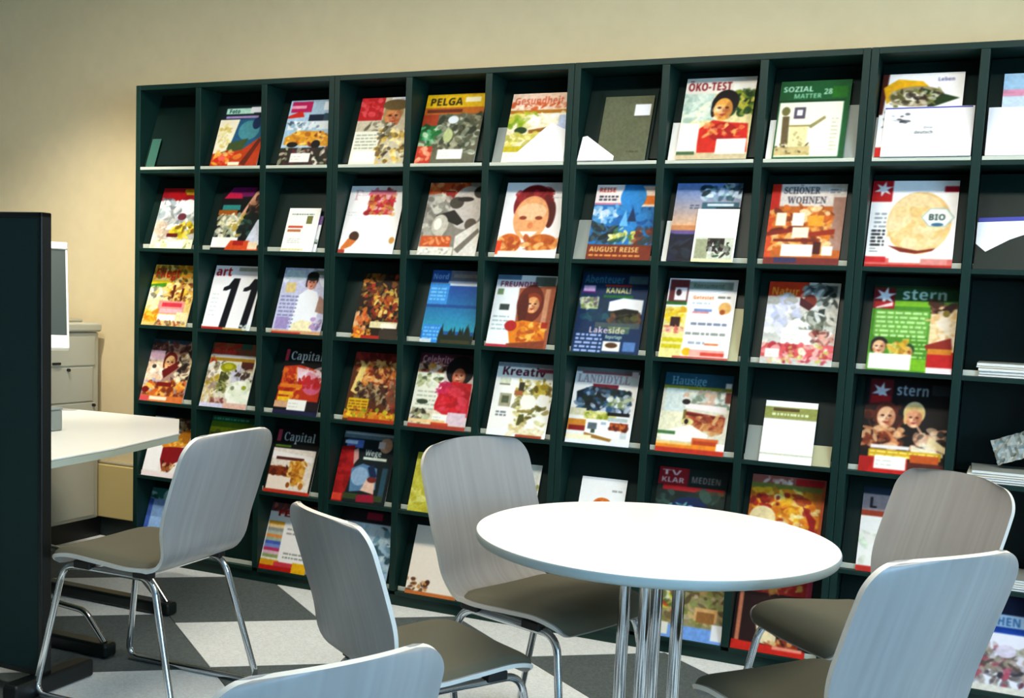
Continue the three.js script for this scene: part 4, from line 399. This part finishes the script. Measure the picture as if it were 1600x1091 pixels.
function makeChair() {
  const t = new THREE.Group();
  const curve = new THREE.CatmullRomCurve3([[0.228, 0.408], [0.215, 0.435], [0.165, 0.449], [0.05, 0.445], [-0.08, 0.437], [-0.155, 0.444], [-0.2, 0.485], [-0.224, 0.56], [-0.262, 0.68], [-0.292, 0.77], [-0.316, 0.848]].map(([z, y]) => new THREE.Vector3(0, y, z)), false, 'centripetal');
  const LEN = curve.getLength();
  const at = (s) => { const u = Math.min(1, Math.max(0, s / LEN)), p = curve.getPointAt(u), g = curve.getTangentAt(u); return [p.z, p.y, g.y, -g.z]; };   // point, then normal (z, y) to the sitter
  const smooth = (a, b, x) => { const k = Math.min(1, Math.max(0, (x - a) / (b - a))); return k * k * (3 - 2 * k); };
  const half = (s) => {
    const f = s / LEN; let w = 0.199 + 0.006 * Math.sin(f * 6) - 0.012 * Math.exp(-(((f - 0.5) / 0.08) ** 2)) + 0.026 * smooth(0.5, 0.74, f) - 0.006 * smooth(0.82, 1, f);
    const e1 = LEN - s, r1 = 0.072, r0 = 0.06;
    if (e1 < r1) w = w - r1 + Math.sqrt(Math.max(0, r1 * r1 - (r1 - e1) ** 2));
    if (s < r0) w = w - r0 + Math.sqrt(Math.max(0, r0 * r0 - (r0 - s) ** 2));
    return w;
  };
  const NV = 72, svals = []; for (let j = 0; j <= NV; j++) { const k = j / NV; svals.push(LEN * (k - Math.sin(2 * Math.PI * k) / (2 * Math.PI) * 0.72)); }
  const crown = (s) => { const f = s / LEN; return 0.004 + 0.026 * smooth(0.45, 0.7, f); };
  const P = (u, s, off) => { const e = s - 0.011 * u * u * smooth(0.78, 1, s / LEN), [z, y, nz, ny] = at(e), k = crown(s) * u * u; return [u * half(s), y + ny * off + (s / LEN < 0.45 ? k : k * 0.1), z + nz * off + (s / LEN < 0.45 ? 0 : k)]; };
  const TH = 0.0055;
  const face = (sg) => surface(26, NV, (a, b) => { const s = svals[Math.round(b * NV)], u = sg > 0 ? 1 - 2 * a : 2 * a - 1, p = P(u, s, sg * TH); return [...p, p[0] / 0.5, s / 0.9]; });
  const shell = mesh('seat_shell', mergeGeometries([face(1), face(-1)]), M.veneer, t);
  const ring = []; for (let j = 0; j <= NV; j++) ring.push([1, svals[j]]); for (let i = 1; i <= 26; i++) ring.push([1 - 2 * i / 26, svals[NV]]); for (let j = NV - 1; j >= 0; j--) ring.push([-1, svals[j]]); for (let i = 1; i <= 26; i++) ring.push([-1 + 2 * i / 26, svals[0]]);
  mesh('shell_edge', surface(2, ring.length - 1, (a, b) => { const [u, s] = ring[Math.round(b * (ring.length - 1))]; return P(u, s, TH * (1 - 2 * a)); }), M.plyEdge, shell, 'pale cut edge of the plywood');
  // upholstered pad on the seat
  const s0 = 0.004, s1 = 0.385;
  mesh('seat_pad', surface(24, 30, (a, b) => {
    const u = 1 - 2 * a, v = 2 * b - 1, s = s0 + (s1 - s0) * b, c = 0.045, e = s1 - s, k = e < c ? 1 - (c - Math.sqrt(Math.max(0, c * c - (c - e) ** 2))) / 0.19 : 1;
    return P(u * 0.965 * k, s, TH + 0.0004 + 0.018 * Math.pow(Math.max(0, 1 - Math.abs(u) ** 10), 0.5) * Math.pow(Math.max(0, 1 - Math.abs(v) ** 14), 0.5));
  }), M.pad, t, 'dark olive upholstered pad');
  for (const sx of [-1, 1]) {
    const x = sx * 0.165, xo = sx * 0.205, y = 0.416;
    mesh('leg', bentTube([[x, y - 0.003, 0], [x, y - 0.004, -0.135], [xo, 0.0115, -0.245], [xo, 0.0115, 0.01]], 0.0105, 0.05), M.chrome, t);
    mesh('leg', bentTube([[x, y - 0.003, 0], [x, y - 0.003, 0.2], [xo, 0.0115, 0.275], [xo, 0.0115, 0.01]], 0.0105, 0.05), M.chrome, t);
    mesh('bracket', rbox(x - 0.016, x + 0.016, y - 0.004, y + 0.016, -0.13, -0.07, 0.004), M.blackPlastic, t);
    mesh('bracket', rbox(x - 0.016, x + 0.016, y - 0.004, y + 0.02, 0.09, 0.15, 0.004), M.blackPlastic, t);
  }
  mesh('crossbar', new THREE.CylinderGeometry(0.009, 0.009, 0.33, 16).rotateZ(Math.PI / 2).translate(0, 0.4125, -0.08), M.chrome, t);
  mesh('crossbar', new THREE.CylinderGeometry(0.009, 0.009, 0.33, 16).rotateZ(Math.PI / 2).translate(0, 0.4125, 0.11), M.chrome, t);
  return t;
}
const chair0 = makeChair();
for (const [x, z, turn, k, label] of [
  [1.261, 1.275, -1.54, 1.025, 'grey chair turned to the white desk on the left, seen from behind'],
  [2.402, 1.629, 2.611, 0.945, 'dark shaded chair left of the round table, seen from behind'],
  [2.501, 1.092, 1.233, 1.036, 'pale grey chair facing the round table from its left, close to the shelving'],
  [3.346, 0.845, -0.795, 1.02, 'brownish chair on the far right side of the round table, facing the camera'],
  [2.566, 2.525, 4.251, 0.916, 'light blue chair back at the bottom edge, nearest the camera'],
  [3.343, 1.523, -2.224, 1.0, 'blue grey chair at the right of the round table, seen from behind'],
]) {
  const c = chair0.clone(); c.name = numbered('chair'); c.position.set(x, 0.0008, z); c.rotation.y = turn; c.scale.setScalar(k);
  c.userData = { label, category: 'chair', group: 'plywood chairs with chrome legs' }; scene.add(c);
}

// ------------------------------------------------------------------ desk with monitor
{
  const t = thing('desk', 'white desk with a slanted right edge at the left, behind the dark partition', 'desk');
  const poly = [[-0.42, 0.285], [-0.217, 0.282], [0.475, 0.242], [0.784, 0.608], [0.895, 1.061], [0.935, 1.4], [-0.42, 1.4]];
  const sh = new THREE.Shape(poly.map(([x, z]) => new THREE.Vector2(x, -z)));
  mesh('desktop', new THREE.ExtrudeGeometry(sh, { depth: 0.004, bevelEnabled: true, bevelThickness: 0.001, bevelSize: 0.001, bevelSegments: 1 }).rotateX(-Math.PI / 2).translate(0, 0.725, 0), M.desktop, t);
  mesh('edge_band', new THREE.ExtrudeGeometry(sh, { depth: 0.023, bevelEnabled: false }).rotateX(-Math.PI / 2).translate(0, 0.7, 0), M.deskEdge, t, 'pale grey green edge of the desktop');
  for (const z of [0.6, 1.1]) {
    const end = z < 1 ? 0.76 : 0.92;
    mesh('foot', rbox(-0.25, end, 0.002, 0.052, z - 0.03, z + 0.03, 0.012), M.darkMetal, t);
    mesh('column', rbox(-0.06, 0.02, 0.05, 0.7, z - 0.02, z + 0.02, 0.006), M.darkMetal, t);
    mesh('brace', bentTube([[end - 0.03, 0.05, z], [end - 0.12, 0.15, z], [0.0, 0.2, z]], 0.011, 0.03), M.chrome, t);
  }
  mesh('beam', rbox(-0.05, 0.01, 0.6, 0.68, 0.622, 1.078, 0.006), M.darkMetal, t);
}
{
  const b = thing('storage_box', 'small grey box standing on the white desk beside the partition', 'box'); b.position.set(0.372, 0.7305, 0.9);
  mesh('body', rbox(-0.06, 0.06, 0.0005, 0.078, -0.055, 0.055, 0.006), M.greyPlastic, b);
  mesh('lid', rbox(-0.062, 0.062, 0.079, 0.09, -0.057, 0.057, 0.005), M.greyPlastic, b);
}
{
  const m = thing('monitor', 'white framed monitor with a dark screen on the desk, half behind the partition', 'monitor');
  const phi = 0.87; m.position.set(-0.042 - Math.cos(phi) * 0.2, 0.7305, 0.35 + Math.sin(phi) * 0.2); m.rotation.y = phi;
  const head = mesh('frame', mergeGeometries([rbox(-0.2, 0.2, 0, 0.06, -0.03, 0.02, 0.006), rbox(-0.2, 0.2, 0.445, 0.478, -0.03, 0.02, 0.006), rbox(-0.2, -0.19, 0.05, 0.45, -0.03, 0.014, 0.004), rbox(0.19, 0.2, 0.05, 0.45, -0.03, 0.014, 0.004), rbox(-0.19, 0.19, 0.03, 0.46, -0.045, -0.02, 0.008)]), M.whitePlastic, m);
  head.position.set(0, 0.27, 0.02); head.rotation.x = -0.28;
  mesh('screen', rbox(-0.19, 0.19, 0.058, 0.447, -0.015, 0.012, 0.002), M.screen, head, 'dark greenish screen');
  mesh('neck', rbox(-0.035, 0.035, 0.012, 0.36, -0.075, -0.045, 0.006), M.whitePlastic, m);
  mesh('base', new THREE.CylinderGeometry(0.11, 0.12, 0.014, 40).translate(0, 0.0075, -0.03), M.whitePlastic, m);
}
// ------------------------------------------------------------------ copier by the wall
{
  const t = thing('copier', 'beige office copier cabinet against the wall, left of the shelving', 'copier');
  mesh('plinth', box(-1.06, -0.5, 0.001, 0.1, -0.31, 0.42), M.blackPlastic, t);
  mesh('body', rbox(-1.08, -0.486, 0.1, 1.05, -0.284, 0.44, 0.012), M.copier, t);
  mesh('lid', rbox(-1.085, -0.468, 1.052, 1.096, -0.287, 0.445, 0.012), M.copier, t);
  const up = mesh('door', rbox(-0.485, -0.478, 0.885, 1.03, -0.25, 0.41, 0.003), M.copier, t);
  mesh('handle', rbox(-0.478, -0.468, 0.893, 0.905, -0.02, 0.03, 0.003), M.blackPlastic, up);
  const mid = mesh('door', rbox(-0.485, -0.478, 0.705, 0.876, -0.235, 0.41, 0.003), M.copier, t);
  mesh('knob', new THREE.CylinderGeometry(0.008, 0.008, 0.012, 16).rotateZ(Math.PI / 2).translate(-0.472, 0.866, -0.07), M.blackPlastic, mid);
  const low = mesh('door', rbox(-0.485, -0.478, 0.12, 0.697, -0.25, 0.41, 0.003), M.copier, t);
  mesh('knob', new THREE.CylinderGeometry(0.008, 0.008, 0.012, 16).rotateZ(Math.PI / 2).translate(-0.472, 0.684, -0.235), M.blackPlastic, low);
  mesh('paper_tray', rbox(-1.0, -0.56, 1.0965, 1.112, -0.25, -0.05, 0.006), M.copierTrim, t);
}
// ------------------------------------------------------------------ partition in the foreground
{
  const t = thing('partition', 'tall dark green partition screen at the left edge in front of the desk', 'partition');
  const x0 = -1.1, x1 = 1.0, z = 1.46, h = 1.492;
  mesh('panel', rbox(x0 + 0.014, x1 - 0.014, 0.075, h - 0.016, z - 0.016, z + 0.016, 0.003), M.partition, t);
  mesh('frame', mergeGeometries([rbox(x1 - 0.015, x1, 0.06, h, z - 0.02, z + 0.02, 0.004), rbox(x0, x0 + 0.015, 0.06, h, z - 0.02, z + 0.02, 0.004), rbox(x0, x1, h - 0.017, h, z - 0.02, z + 0.02, 0.004), rbox(x0, x1, 0.06, 0.078, z - 0.02, z + 0.02, 0.004)]), M.partitionFrame, t);
  for (const x of [x0 + 0.1, x1 - 0.03]) mesh('foot', rbox(x - 0.03, x + 0.03, 0.001, 0.06, z - 0.2, z + 0.12, 0.01), M.partitionFrame, t);
}

renderer.render(scene, camera);
